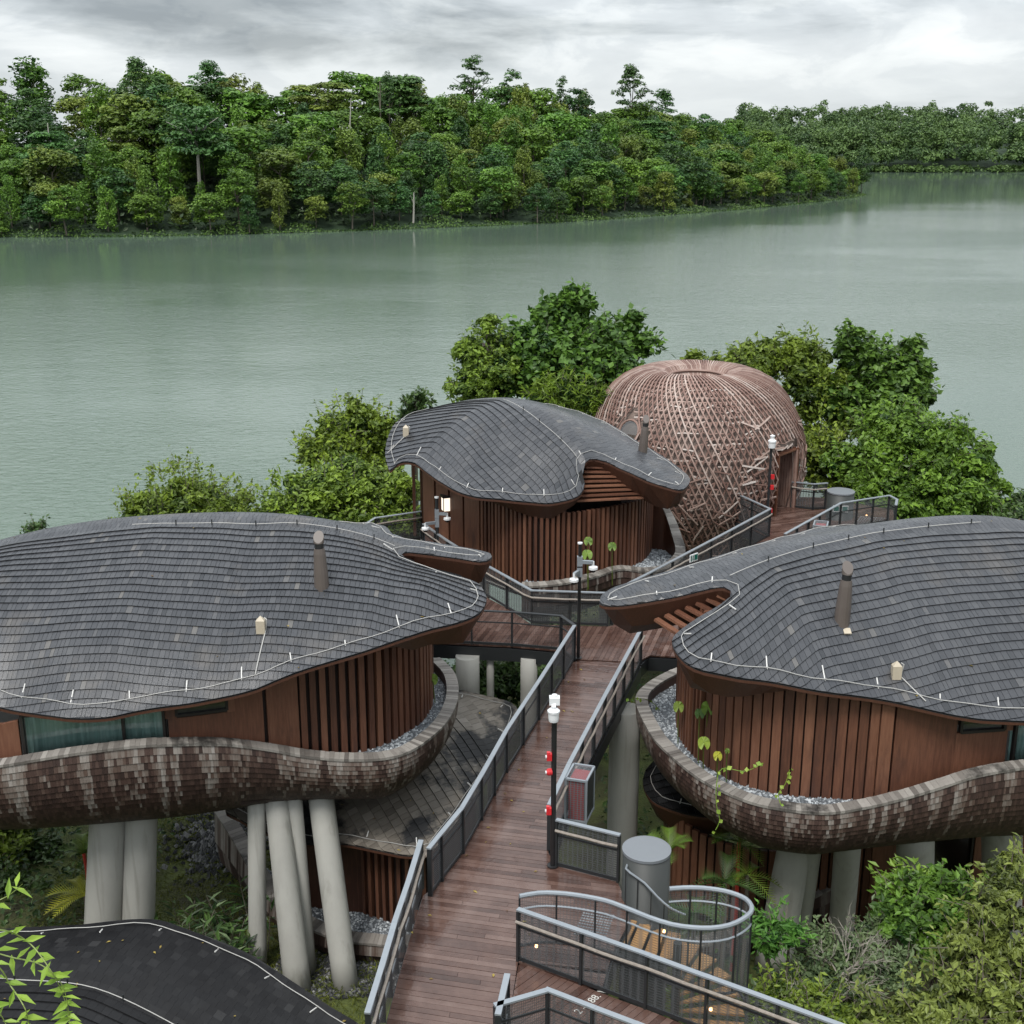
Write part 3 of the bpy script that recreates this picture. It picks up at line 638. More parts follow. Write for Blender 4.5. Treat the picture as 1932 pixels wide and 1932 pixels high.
# ------------------------------------------------------------------ walls along a plan path
class Wall:
    def __init__(s, px_pts, z0, extra=None, step=.1):
        s.z0 = z0; w = [P(x, y, z0) for x, y in px_pts]; s.path = catmull([(q.x, q.y, 0) for q in w], False, step)[:, :2]
        d = np.linalg.norm(np.diff(s.path, axis=0), axis=1); s.S = np.concatenate([[0], np.cumsum(d)])
        s.px, _ = proj(np.column_stack([s.path, np.full(len(s.path), z0+1.2)]))
    def at(s, x):                      # arc length where the wall crosses photo column x (front run, monotonic)
        k = np.argmin(np.abs(s.px-x)); return s.S[k]
    def pt(s, a, off=0.0):
        x = np.interp(a, s.S, s.path[:, 0]); y = np.interp(a, s.S, s.path[:, 1])
        e = .12; tx = np.interp(a+e, s.S, s.path[:, 0])-np.interp(a-e, s.S, s.path[:, 0]); ty = np.interp(a+e, s.S, s.path[:, 1])-np.interp(a-e, s.S, s.path[:, 1])
        l = math.hypot(tx, ty) or 1; t = Vector((tx/l, ty/l, 0)); n = Vector((t.y, -t.x, 0))     # outward = towards camera for left-to-right paths
        return Vector((x, y, 0))+n*off, t, n
    def strip(s, a0, a1, z0, z1, off, th, mat, name, parent, n=None):
        n = n or max(1, int((a1-a0)/.35)); vs_ = []; fs = []
        for k in range(n+1):
            a = a0+(a1-a0)*k/n; p, t, nn = s.pt(a, off); q = p-nn*th
            za = z0(a) if callable(z0) else z0; zb = z1(a) if callable(z1) else z1; zb = max(zb, za+.02)
            vs_ += [(p.x, p.y, za), (p.x, p.y, zb), (q.x, q.y, zb), (q.x, q.y, za)]
        for k in range(n):
            b = 4*k
            for i in range(4): j = (i+1) % 4; fs.append((b+i, b+4+i, b+4+j, b+j))
        fs += [(0, 1, 2, 3), tuple(4*n+i for i in (3, 2, 1, 0))]
        return mobj(name, vs_, fs, mat, parent, tint=[random.uniform(.3, .75)]*len(vs_))
    def battens(s, a0, a1, z0, z1, pitch, width, off, th, mat, parent, name='batten', gap_skip=0):
        n = max(1, int(round((a1-a0)/pitch)))
        for k in range(n):
            a = a0+(k+.5)*(a1-a0)/n; p, t, nn = s.pt(a, off+random.uniform(-.012, .012)); zb = z1(a) if callable(z1) else z1; za = z0(a) if callable(z0) else z0
            if zb-za < .15: continue
            key = ('batten', mat.name, int(random.random()*6))
            if key not in UNIT: UNIT[key] = mesh_data('batten', *unit_box(), mat, tint=[.18+.11*key[2]]*8)
            M = Matrix(((t.x*width, nn.x*th, 0, p.x), (t.y*width, nn.y*th, 0, p.y), (0, 0, zb-za, za), (0, 0, 0, 1)))
            inst(name, UNIT[key], M, parent)
    def window(s, a0, a1, z0, z1, parent, curtain=False, off=.0, dark=True):
        fr = MB(); p0, t, nn = s.pt(a0, off); p1, _, _ = s.pt(a1, off); za, zb = z0, z1
        up = Vector((0, 0, 1))
        w = MB()
        for a, b in ((p0+up*za, p0+up*zb), (p1+up*za, p1+up*zb)): w.bar(a, b, .07, .12, nn)
        for z in (za, zb): w.bar(p0+up*z, p1+up*z, .12, .07)
        win = w.build('window', M_FRAME, parent)
        g = [p0-nn*.03+up*za, p1-nn*.03+up*za, p1-nn*.03+up*zb, p0-nn*.03+up*zb]; mobj('pane', g, [(0, 1, 2, 3)], M_GLASS, win)
        if curtain:
            n = max(8, int((p1-p0).length/.045)); vs_ = []
            for k in range(n+1):
                f = k/n; q = p0+(p1-p0)*f-nn*(.22+.05*math.sin(f*n*.9)+.02*math.sin(f*37)); vs_ += [q+up*za, q+up*(zb+.1)]
            mobj('curtain', vs_, [(2*k, 2*k+2, 2*k+3, 2*k+1) for k in range(n)], M_CURTAIN, win, tint=[random.uniform(.3, .8) for _ in range(n+1) for _ in (0, 1)])
        else:
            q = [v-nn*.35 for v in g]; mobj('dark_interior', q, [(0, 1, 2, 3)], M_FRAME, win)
        return win
def unit_box():
    v = [(-.5, -1, 0), (.5, -1, 0), (.5, 0, 0), (-.5, 0, 0), (-.5, -1, 1), (.5, -1, 1), (.5, 0, 1), (-.5, 0, 1)]
    return v, [(0, 3, 2, 1), (4, 5, 6, 7), (0, 1, 5, 4), (1, 2, 6, 5), (2, 3, 7, 6), (3, 0, 4, 7)]

# ------------------------------------------------------------------ planter bowls
def make_bowl(pav, rim, center, bottom_z, inset, back=None, singles=300, rows=18, width=.30, gravel_z=None, wmin=.05, wmax=.10, wallpath=None, grav_max=4000, light=.40, span=(0, 1)):
    rp = catmull([P(*q) if len(q) == 3 else Vector(q[:3]) for q in rim], False, .12); n = len(rp)
    c = np.array(center[:2]); d = np.diff(rp[:, :2], axis=0); S_ = np.concatenate([[0], np.cumsum(np.linalg.norm(d, axis=1))])
    tg = np.gradient(rp[:, :2], axis=0); nin = np.column_stack([-tg[:, 1], tg[:, 0]]); nin /= np.linalg.norm(nin, axis=1)[:, None]+1e-9
    sgn = np.sign(((c-rp[:, :2])*nin).sum(1)).mean(); nin *= 1 if sgn >= 0 else -1
    ker = np.ones(15)/15; nin = np.column_stack([np.convolve(np.pad(nin[:, i], 7, 'edge'), ker, 'valid') for i in (0, 1)]); nin /= np.linalg.norm(nin, axis=1)[:, None]
    def surf(s, th, lift=0.0):
        x = np.interp(s, S_, rp[:, 0]); y = np.interp(s, S_, rp[:, 1]); z = np.interp(s, S_, rp[:, 2]); ix = np.interp(s, S_, nin[:, 0]); iy = np.interp(s, S_, nin[:, 1])
        drop = (z-bottom_z); ins = inset*(1-np.cos(th)) - .10*np.sin(2*th)
        return np.stack([x+ix*ins, y+iy*ins, z-drop*np.sin(th)], -1)
    sg = np.linspace(0, S_[-1], max(12, int(S_[-1]/.35))); tg_ = np.linspace(0, R(90), 9)
    V = np.concatenate([surf(sg, np.full_like(sg, t)) for t in tg_]); m = len(sg)
    # inner skin a little inside the shingles
    ctr = np.array([c[0], c[1], 0]); Vi = V.copy(); inw = np.column_stack([np.interp(sg, S_, nin[:, 0]), np.interp(sg, S_, nin[:, 1]), np.zeros(m)])
    Vi += np.tile(inw, (len(tg_), 1))*.05
    F = np.array([(j*m+i, j*m+i+1, (j+1)*m+i+1, (j+1)*m+i) for j in range(len(tg_)-1) for i in range(m-1)])
    bowl = mobj('planter_bowl', Vi, F, M_WALLD, pav, smooth=True)
    UL, UR, LL, LR, TI = [], [], [], [], []
    th_rows = np.linspace(0.02, R(90), rows+1)
    stx = np.arange(0, S_[-1]+1, .16); sty = rng.random(len(stx)); stx2 = np.arange(0, S_[-1]+2, 1.3); sty2 = rng.random(len(stx2))
    for k in range(rows):
        cnt = int(S_[-1]/wmin); w = rng.uniform(wmin, wmax, cnt); e = np.concatenate([[0], np.cumsum(w)]); e = e[e < S_[-1]]
        a, b = max(.0, th_rows[k]-.03), th_rows[k+1]
        pu, pl = surf(e, np.full_like(e, a)), surf(e, np.full_like(e, b))
        g = (pu[1:]-pu[:-1])*.02
        UL.append(pu[:-1]+g); UR.append(pu[1:]-g); LL.append(pl[:-1]+g); LR.append(pl[1:]-g)
        # pale weathering runs down from the rim in connected streaks
        mid_ = (e[:-1]+e[1:])/2; stv = np.interp(mid_, stx, sty)+.35*np.interp(mid_, stx2, sty2); thr = .66-light*.8+1.05*(k/rows)+rng.normal(0, .14, len(mid_))
        base = rng.uniform(.08, .50, len(e)-1); pale = stv > thr+.22
        base = np.where(pale, np.clip(.60+.45*(stv-thr-.22)+rng.normal(0, .07, len(base)), .56, .92), base); TI.append(base)
    UL, UR, LL, LR = [np.concatenate(q) for q in (UL, UR, LL, LR)]; TI = np.concatenate(TI)
    nr = np.cross(UR-LL, UL-LR); nr /= np.linalg.norm(nr, axis=1)[:, None]+1e-9
    outw = (UL+LR)/2-np.array([c[0], c[1], bottom_z+2.0]); nr *= np.sign((nr*outw).sum(1))[:, None]
    shingles(bowl, UL, UR, LL, LR, nr, TI, M_BOWL, singles, th=.034)
    # coping boards across the rim
    a = 0.0
    while a < S_[-1]-.1:
        w = random.uniform(.11, .15); s0, s1 = a+.004, min(a+w, S_[-1]); a += w
        q = []
        for s in (s0, s1):
            x, y, z, ix, iy = [float(np.interp(s, S_, v)) for v in (rp[:, 0], rp[:, 1], rp[:, 2], nin[:, 0], nin[:, 1])]
            q += [Vector((x-ix*.05, y-iy*.05, z+.03)), Vector((x+ix*width, y+iy*width, z+.05))]
        j = random.uniform(-.006, .006); vs_ = [v+Vector((0, 0, j)) for v in q]+[v-Vector((0, 0, .07)) for v in q]
        mobj('coping_board', vs_, [(0, 1, 3, 2), (4, 6, 7, 5), (0, 4, 5, 1), (2, 3, 7, 6), (0, 2, 6, 4), (1, 5, 7, 3)], M_COPING, bowl, tint=[random.random()]*8)
    # inner liner and gravel bed
    inn = np.column_stack([rp[:, 0]+nin[:, 0]*width, rp[:, 1]+nin[:, 1]*width, rp[:, 2]]); gz = gravel_z if gravel_z is not None else bottom_z+1.75
    m2 = len(inn); lv = np.vstack([inn+[0, 0, .04], np.column_stack([inn[:, :2], np.full(m2, gz-.2)])])
    mobj('planter_lining', lv, np.array([(i, i+1, m2+i+1, m2+i) for i in range(m2-1)]), M_SOFFIT, bowl)
    if wallpath is not None:
        bk = wallpath[::-1]; poly = np.vstack([inn[:, :2], bk])
        Vg, Fg = region_mesh(poly[::2], .5); bed = mobj('gravel_bed', np.column_stack([Vg, np.full(len(Vg), gz)]), Fg, M_GRAVEL, bowl)
        x0, y0 = poly.min(0); x1, y1 = poly.max(0); g = np.column_stack([rng.uniform(x0, x1, grav_max*6), rng.uniform(y0, y1, grav_max*6)])
        g = g[in_poly(g[:, 0], g[:, 1], poly)]
        if len(g):
            gxp, gyp = proj(np.column_stack([g, np.full(len(g), gz)])); g = g[(gxp > -30) & (gxp < 1960) & (gyp < 1960)][:grav_max]
            pebbles('gravel', g, np.full(len(g), gz), bowl, M_GRAVEL, .025, .055)
    return bowl, rp, nin
def pebbles(name, xy, z, parent, mat, r0, r1):
    n = len(xy); oc = np.array([(1, 0, 0), (0, 1, 0), (-1, 0, 0), (0, -1, 0), (0, 0, 1)], float); f0 = np.array([(0, 1, 4), (1, 2, 4), (2, 3, 4), (3, 0, 4)])
    r = rng.uniform(r0, r1, n); an = rng.uniform(0, 6.28, n); ca, sa = np.cos(an), np.sin(an)
    el = rng.uniform(.7, 1.4, n)
    V = np.empty((n, 5, 3)); V[:, :, 0] = xy[:, :1]+(oc[None, :, 0]*el[:, None]*ca[:, None]-oc[None, :, 1]*sa[:, None])*r[:, None]
    V[:, :, 1] = xy[:, 1:]+(oc[None, :, 0]*el[:, None]*sa[:, None]+oc[None, :, 1]*ca[:, None])*r[:, None]
    V[:, :, 2] = z[:, None]+oc[None, :, 2]*r[:, None]*rng.uniform(.6, 1.1, n)[:, None]
    F = (np.arange(n)[:, None, None]*5+f0[None]).reshape(-1, 3)
    o = mobj(name, V.reshape(-1, 3), F, mat, parent, tint=np.repeat(rng.random(n), 5)); o["kind"] = "stuff"; return o

def column(pav, top, bot, r0, r1=None, name='column'):
    r1 = r1 or r0; top, bot = Vector(top), Vector(bot); k = 6
    mb = MB(); mb.tube([bot+(top-bot)*i/k for i in range(k+1)], [r0+(r1-r0)*i/k for i in range(k+1)], 22)
    o = mb.build(name, M_CONC, pav, smooth=False)
    for p in o.data.polygons:
        if len(p.vertices) == 4: p.use_smooth = True
    return o
# ------------------------------------------------------------------ boardwalk
DZ = 9.5
def pxpoly(pts, z=DZ): return np.array([tuple(P(x, y, z))[:2] for x, y in pts])
def clip_interval(poly, c, d, nrm, off):
    """x-intervals of a line (point c + nrm*off, direction d) inside polygon"""
    o = c+nrm*off; ts = []
    for a, b in zip(poly, np.roll(poly, -1, 0)):
        da = (a-o) @ nrm; db = (b-o) @ nrm
        if (da > 0) != (db > 0):
            k = da/(da-db); q = a+(b-a)*k; ts.append((q-o) @ d)
    ts.sort(); return [(ts[i], ts[i+1]) for i in range(0, len(ts)-1, 2)]
def deck(name, pts, ang, z=DZ, bw=.145, edge=True, jitter=True, maxlen=3.6):
    poly = pxpoly(pts, z); a = R(ang); d = np.array([math.cos(a), math.sin(a)]); n = np.array([-d[1], d[0]]); c = poly.mean(0)
    V, Fc = region_mesh(poly, 1.0)
    base = np.vstack([np.column_stack([V, np.full(len(V), z-.06)]), np.column_stack([V, np.full(len(V), z-.10)])])
    m = len(V); st = mobj(name, base, Fc+[tuple(m+i for i in reversed(f)) for f in Fc], M_STEELB); tag(st, kind='structure')
    lo, hi = ((poly-c) @ n).min(), ((poly-c) @ n).max(); k = lo
    while k < hi:
        i0 = clip_interval(poly, c, d, n, k+.004); i1 = clip_interval(poly, c, d, n, k+bw-.005)
        for (p0, p1), (q0, q1) in zip(i0, i1):
            cuts = [0.0]; Ln = max(p1-p0, q1-q0); off = random.uniform(.8, maxlen)
            while off < Ln-.5: cuts.append(off/Ln); off += random.uniform(2.2, maxlen)
            cuts.append(1.0)
            for f0, f1 in zip(cuts, cuts[1:]):
                g = .003/Ln; f0_, f1_ = f0+g, f1-g
                pts4 = [c+n*(k+.004)+d*(p0+(p1-p0)*f0_), c+n*(k+.004)+d*(p0+(p1-p0)*f1_), c+n*(k+bw-.005)+d*(q0+(q1-q0)*f1_), c+n*(k+bw-.005)+d*(q0+(q1-q0)*f0_)]
                j = random.uniform(-.003, .003); vs_ = [(q[0], q[1], z+j) for q in pts4]+[(q[0], q[1], z-.045) for q in pts4]
                mobj('plank', vs_, [(0, 1, 2, 3), (7, 6, 5, 4), (0, 4, 5, 1), (1, 5, 6, 2), (2, 6, 7, 3), (3, 7, 4, 0)], M_PLANK, st, tint=[random.uniform(.2, .55)]*8)
        k += bw
    if edge:
        for i in range(len(poly)):
            a_, b_ = poly[i], poly[(i+1) % len(poly)]
            if np.linalg.norm(b_-a_) > .3:
                MB().bar((a_[0], a_[1], z-.30), (b_[0], b_[1], z-.30), .07, .42).build('edge_beam', M_STEEL, st)
    return st, poly
MAIN = [(1083, 1246), (1016, 1358), (955, 1457), (908, 1547), (873, 1610), (833, 1662), (798, 1690), (775, 1765), (752, 1843), (728, 1935), (700, 2040), (955, 2040), (966, 1889), (978, 1812),
        (1096, 1856), (1135, 1868), (1155, 1800), (1188, 1738), (1180, 1700), (1166, 1664), (1051, 1631), (1033, 1608), (1073, 1522), (1140, 1386), (1208, 1252)]
main_deck, _ = deck('boardwalk', MAIN, -13)
deck('side_boardwalk', [(966, 1892), (979, 1815), (1096, 1859), (1218, 1904), (1330, 1948), (1600, 2053), (1500, 2150), (1200, 2060), (958, 2040)], 48)
JUNC = [(815, 1212), (966, 1219), (1060, 1228), (1082, 1244), (1208, 1249), (1222, 1236), (1300, 1240), (1330, 1190), (1240, 1150), (1150, 1182), (1003, 1178), (963, 1151), (913, 1124), (845, 1078), (800, 1040), (795, 1018), (708, 1030), (688, 1046), (720, 1075), (770, 1150)]
deck('junction_deck', JUNC, 74, bw=.15)
BRG = [(1152, 1180), (1228, 1140), (1340, 1076), (1448, 1012), (1385, 980), (1400, 945), (1480, 938), (1545, 938), (1600, 947), (1685, 962), (1690, 1000), (1640, 1003), (1560, 1037), (1400, 1112), (1335, 1186), (1245, 1149)]
deck('bridge_deck', BRG, 22, bw=.15)
for i, (x, y, r) in enumerate([(1180, 1345, .45), (882, 1245, .38), (998, 1248, .27), (925, 1240, .12), (1330, 1120, .35), (1560, 1000, .4), (900, 1700, .4)]):
    q = P(x, y, 9.0); g = ground_z(q.x, q.y)
    o = column(None, (q.x, q.y, 9.14), (q.x, q.y, g-.15), r)
    lab = ["thick grey concrete column under the boardwalk beside the dark lower roof", "grey concrete column under the junction deck beside the left pavilion", "slim concrete column under the junction deck corner", "thin dark concrete prop between two columns under the junction deck",
           "concrete column carrying the bridge to the woven dome", "concrete column under the platform at the dome door", "concrete column under the wide near boardwalk"][i]
    tag(o, lab, 'column', 'columns under the boardwalks')

# ------------------------------------------------------------------ railings
def railing(label, pts, h=1.15, z=DZ, spacing=1.35, mesh=M_MESH, hand=1, bars=False, closed_top=True, mat_top=None, name='railing', flat=True, group='railings along the boardwalks', kick=True):
    w = [P(x, y, z) if not isinstance(x, Vector) else x for x, y in pts] if not isinstance(pts[0], Vector) else pts
    root = thing(name, w[0], label, 'railing', group); up = Vector((0, 0, 1)); mt = mat_top or M_GALV
    top = MB()
    for i_, (a, b) in enumerate(zip(w, w[1:])):
        d = (b-a).normalized(); hh = up*(h+.004*(i_ % 2)); top.bar(a+hh-d*(.05 if i_ % 2 else .02), b+hh+d*(.05 if i_ % 2 else .02), .11-.004*(i_ % 2), .035)
    top.build('top_rail', mt, root)
    hn = []
    for a, b in zip(w, w[1:]):
        Ls = (b-a).length; k = max(1, round(Ls/spacing)); d = (b-a).normalized(); side = Vector((d.y, -d.x, 0))*hand
        for i in range(k):
            p, q = a+(b-a)*i/k, a+(b-a)*(i+1)/k
            MB().box(p+up*(h/2-.02), .05, .10, h-.04, d).build('post', M_STEEL, root)
            if bars:
                for zz in (.30, .62, .92): MB().bar(p+up*zz, q+up*zz, .03, .11).build('rail_bar', M_GALV, root)
                vs_ = [p+up*.06, q+up*.06, q+up*(h-.05), p+up*(h-.05)]; mobj('mesh_panel', [v+side*.05 for v in vs_], [(0, 1, 2, 3)], mesh, root)
            else:
                vs_ = [p+d*.03+up*.06, q-d*.03+up*.06, q-d*.03+up*(h-.03), p+d*.03+up*(h-.03)]; mobj('mesh_panel', vs_, [(0, 1, 2, 3)], mesh, root)
                MB().bar(p+up*.78, q+up*.78, .03, .035).build('mid_rail', M_STEEL, root)
                if kick: MB().bar(p+up*.06, q+up*.06, .03, .08).build('kick_rail', M_STEEL, root)
        hn += [a+side*.10+up*(h-.22), b+side*.10+up*(h-.22)]
    a, b = w[-2], w[-1]; MB().box(b+up*(h/2-.02), .05, .10, h-.04, (b-a)).build('post', M_STEEL, root)
    if hand:
        pts_ = []
        for i in range(0, len(hn), 2):
            n = max(2, int((hn[i+1]-hn[i]).length/.35))
            for j in range(n): pts_.append(hn[i]+(hn[i+1]-hn[i])*j/n+Vector((random.uniform(-.012, .012), random.uniform(-.012, .012), random.uniform(-.014, .014))))
        pts_.append(hn[-1]); MB().tube(pts_, .033, 7).build('handrail', M_BAMBOO, root)
    return root
railing("long mesh railing with pale bamboo handrail facing the wet walkway, left pavilion side", [(1083, 1246), (1016, 1358), (955, 1457), (908, 1547), (873, 1610), (833, 1662), (812, 1690)], mesh=M_MESHL, hand=1)
railing("grey flat-bar railing stepped outside the walkway above the dark lower roof", [(796, 1676), (773, 1757), (748, 1836), (723, 1928), (698, 2015)], bars=True, spacing=.75, hand=-1)
railing("mesh railing with dark beam below it, running beside the right pavilion's columns", [(1208, 1252), (1140, 1386), (1073, 1522), (1036, 1604)], hand=-1, mesh=M_MESHL)
railing("short mesh railing between the siren pole and the grey stair drum", [(1050, 1634), (1166, 1664)], hand=1, spacing=1.0)
railing("long mesh railing with bamboo handrail passing in front of the spiral stair", [(978, 1812), (1096, 1856), (1218, 1902), (1330, 1946), (1600, 2051)], hand=1, spacing=1.1)
railing("mesh railing with an angled corner on the near edge of the side boardwalk", [(935, 2002), (1033, 1972), (1116, 2006), (1200, 2040), (1300, 2083)], hand=0, spacing=1.1)
railing("short stub of steel railing ending at the side boardwalk's near corner", [(957, 1942), (940, 2020)], hand=0, bars=True, spacing=.6)
railing("open black steel railing on the junction deck in front of the slatted pavilion", [(815, 1212), (966, 1219), (1058, 1227), (1082, 1245)], hand=0, mesh=material('open_mesh', mesh_mat((.05, .055, .06), .14)), mat_top=M_STEEL, spacing=1.5)
railing("mesh railing skirting the slatted wall of the middle pavilion", [(800, 1042), (845, 1076), (913, 1122), (1003, 1176), (1146, 1181)], hand=1, spacing=1.4)
railing("mesh railing along the bridge leading up to the woven dome", [(1154, 1178), (1228, 1138), (1340, 1075), (1450, 1012), (1385, 980)], hand=1, spacing=1.5)
railing("angled mesh railing at the shrubs left of the middle pavilion", [(770, 1075), (690, 1044), (710, 1030), (795, 1017)], hand=1, spacing=1.6)
railing("short railing with bright top between the dome door and the far grey drum", [(1492, 957), (1533, 962), (1556, 960)], hand=1, spacing=1.0)
railing("pale mesh railing rising behind the right pavilion's ridge to the platform corner", [(1478, 1062), (1583, 1000), (1674, 985), (1688, 993), (1686, 1004)], hand=0, spacing=1.0, mesh=M_MESHL)

# ------------------------------------------------------------------ left pavilion (roof A)
cA = P(300, 1150, 11.0)
A = thing('pavilion', (cA.x, 33.0, ground_z(cA.x, 33)), "left pavilion with dark shingled leaf-shaped roof, curtained window and shingled planter bowl", 'pavilion', 'shingle-roofed pavilions')
outA = [(-160, 1318, 11.65), (-60, 1325, 11.54), (0, 1336, 11.45), (87, 1350, 11.40), (140, 1356, 11.38), (200, 1354, 11.40), (275, 1340, 11.5), (375, 1325, 11.68), (483, 1301, 11.95), (588, 1260, 12.35), (693, 1228, 12.65),
        (783, 1198, 12.9), (858, 1178, 13.05), (903, 1158, 13.2), (918, 1133, 13.32), (913, 1115, 13.45), (898, 1099, 13.55), (853, 1083, 13.72), (800, 1068, 13.85), (765, 1053, 14.0), (757, 1045, 14.05), (772, 1042, 14.02),
        (808, 1046, 13.92), (860, 1053, 13.8), (905, 1060, 13.7), (925, 1056, 13.68), (928, 1049, 13.7), (915, 1043, 13.74), (873, 1035, 13.8), (808, 1024, 13.95), (745, 1013, 14.1), (-4.2, 36.6, 13.75, 0), (-8.5, 38.0, 13.2, 0), (-14, 38.2, 12.8, 0), (-18.5, 36, 12.4, 0), (-19, 32, 12.2, 0)]
inA = [(-13, 36.3, 13.75, 0), (-10, 36.3, 13.95, 0), (-7, 36.2, 14.0, 0), (-5, 35.8, 14.0, 0), (0, 1036, 14.15), (100, 1012, 14.4), (200, 997, 14.62), (300, 990, 14.75), (420, 985, 14.85), (543, 987, 14.85), (640, 999, 14.65), (715, 1018, 14.4), (800, 1110, 13.82), (300, 1281, 12.1), (300, 1192, 12.95), (300, 1098, 13.78), (120, 1298, 11.95), (120, 1205, 12.85), (120, 1113, 13.62), (500, 1247, 12.52), (500, 1166, 13.28), (500, 1080, 13.98), (700, 1182, 13.1), (700, 1118, 13.68), (-50, 1290, 12.05), (-50, 1200, 12.9), (-50, 1110, 13.65)]
rA, hA, polyA, onA = make_roof(A, outA, inA, [(100, 1012, 14.4), (300, 988, 14.75), (483, 992, 14.8), (610, 1006, 14.6), (733, 1030, 14.25), (757, 1045, 14.05)], -4, lam=.8, deep=[(880, 1052, 13.8, 3.2), (905, 1140, 13.3, 3.0)])
ridge_cable(rA, onA, [(250, 992, 14.7), (400, 990, 14.8), (483, 992, 14.8), (561, 997, 14.7), (683, 1017, 14.4), (745, 1031, 14.2)])
flue(A, onA, 608, 1120, 13.6, 1.42, (-.05, .12)); roof_box(A, onA, 492, 1180, 13.2, (482, 1276, 12.2))
wA = Wall([(-230, 1482), (40, 1476), (310, 1462), (450, 1444), (560, 1424), (678, 1406), (733, 1388), (783, 1358), (806, 1333), (814, 1300), (808, 1265), (785, 1235), (700, 1205)], 9.4)
def zroof(wall, h, dz=.45, cap=99, off=0):
    def f(a):
        p, _, _ = wall.pt(a, off); return min(float(h(np.array([p.x]), np.array([p.y]))[0])-dz, cap)
    return f
zA = zroof(wA, hA)
wallA = wA.strip(wA.at(446), wA.S[-1], 8.2, zroof(wA, hA, .5), -.10, .12, M_WALLD, 'wall', A)
xs = lambda w, a, b: (w.at(a), w.at(b))
wA.strip(*xs(wA, -190, 38), 9.2, zA, .03, .10, M_WALL, 'cladding_panel', wallA)
wA.window(*xs(wA, 42, 232), 9.5, 11.25, A, curtain=True, off=.03); wA.window(*xs(wA, 238, 312), 9.5, 11.25, A, curtain=True, off=.03)
wA.strip(*xs(wA, 316, 445), 9.2, 10.95, .03, .10, M_WALL, 'cladding_panel', wallA); wA.window(*xs(wA, 336, 428), 11.02, 11.42, A, off=.02)
wA.strip(*xs(wA, 314, 334), 10.95, zA, .03, .10, M_WALL, 'window_post', wallA); wA.strip(*xs(wA, 430, 446), 10.95, zA, .05, .12, M_WALL, 'window_post', wallA)
wA.strip(*xs(wA, 448, 500), 9.0, zA, .02, .10, M_WALL, 'cladding_panel', wallA); wA.strip(*xs(wA, 501, 560), 9.0, zA, .02, .10, M_WALL, 'cladding_panel', wallA)
wA.battens(wA.at(566), wA.at(812)+1.2, 9.05, zA, .255, .16, .07, .13, M_WALL, wallA)
rimA = [(-220, 1462, 10.0), (-100, 1455, 10.1), (0, 1444, 10.25), (125, 1424, 10.45), (250, 1408, 10.55), (330, 1404, 10.5), (425, 1404, 10.3), (508, 1414, 9.95), (583, 1427, 9.62), (658, 1433, 9.5), (733, 1429, 9.5), (783, 1411, 9.5), (833, 1371, 9.5), (857, 1332, 9.5), (862, 1297, 9.5), (853, 1268, 9.5), (825, 1240, 9.5)]
bowlA, _, _ = make_bowl(A, rimA, (-8, 36), 7.45, 2.6, rows=24, gravel_z=9.22, wallpath=wA.path[wA.S > wA.at(-200)], grav_max=4200)
gA = lambda x, y: Vector((x, y, ground_z(x, y)-.2))
for (x0, y0, x1, y1, r0, r1) in [(206, 1532, 192, 1812, .54, .50), (267, 1532, 258, 1808, .46, .42), (484, 1532, 487, 1838, .25, .24), (524, 1531, 563, 1872, .37, .31), (556, 1526, 580, 1835, .26, .22), (607, 1516, 654, 1872, .34, .35)]:
    t = P(x0, y0, 7.6); b = P(x1, y1, 2.9); t += (t-b)*.12; b.z = ground_z(b.x, b.y)-.15; column(A, t, b, r0, r1)

# ------------------------------------------------------------------ right pavilion (roof B)
cB = P(1650, 1150, 11)
B = thing('pavilion', (cB.x, 32.0, ground_z(cB.x, 32)), "right pavilion with long curled roof beak, vine on its planter and splayed columns below", 'pavilion', 'shingle-roofed pavilions')
outB = [(2120, 1352, 11.85), (2030, 1360, 11.72), (1932, 1362, 11.62), (1849, 1358, 11.64), (1799, 1350, 11.72), (1674, 1323, 12.02), (1549, 1305, 12.35), (1449, 1287, 12.55), (1391, 1280, 12.65), (1328, 1267, 12.8), (1295, 1252, 12.92), (1273, 1228, 13.05), (1268, 1208, 13.15), (1276, 1196, 13.22),
        (1316, 1166, 13.5), (1352, 1146, 13.7), (1376, 1128, 13.9), (1381, 1117, 14.0), (1372, 1110, 14.02), (1354, 1108, 14.0), (1316, 1116, 13.88), (1241, 1132, 13.66), (1178, 1142, 13.5), (1143, 1143, 13.42), (1131, 1138, 13.42), (1136, 1125, 13.48), (1160, 1110, 13.55),
        (1220, 1092, 13.68), (1281, 1074, 13.8), (1341, 1056, 13.92), (1400, 1038, 14.0), (1449, 1023, 14.05), (8.9, 35.4, 14.0, 0), (11.5, 36.8, 13.5, 0), (16, 37.2, 12.9, 0), (20, 35, 12.5, 0), (20.5, 31, 12.3, 0)]
inB = [(8.6, 34.3, 14.15, 0), (11.5, 35.0, 14.3, 0), (15, 35.2, 14.1, 0), (1449, 1066, 14.35), (1534, 1037, 14.65), (1646, 1012, 14.85), (1751, 999, 14.95), (1849, 993, 14.98), (1932, 996, 14.9), (1524, 1012, 14.45), (1600, 1004, 14.6), (1330, 1205, 13.36), (1411, 1196, 13.42), (1250, 1105, 13.75), (1340, 1085, 14.05), (1852, 1299, 12.2), (1850, 1208, 13.05), (1850, 1104, 13.97), (2000, 1299, 12.2), (2000, 1208, 13.05), (2000, 1104, 13.95), (1650, 1271, 12.5), (1650, 1191, 13.27), (1650, 1106, 14.02), (1450, 1238, 13.0), (1450, 1169, 13.62)]
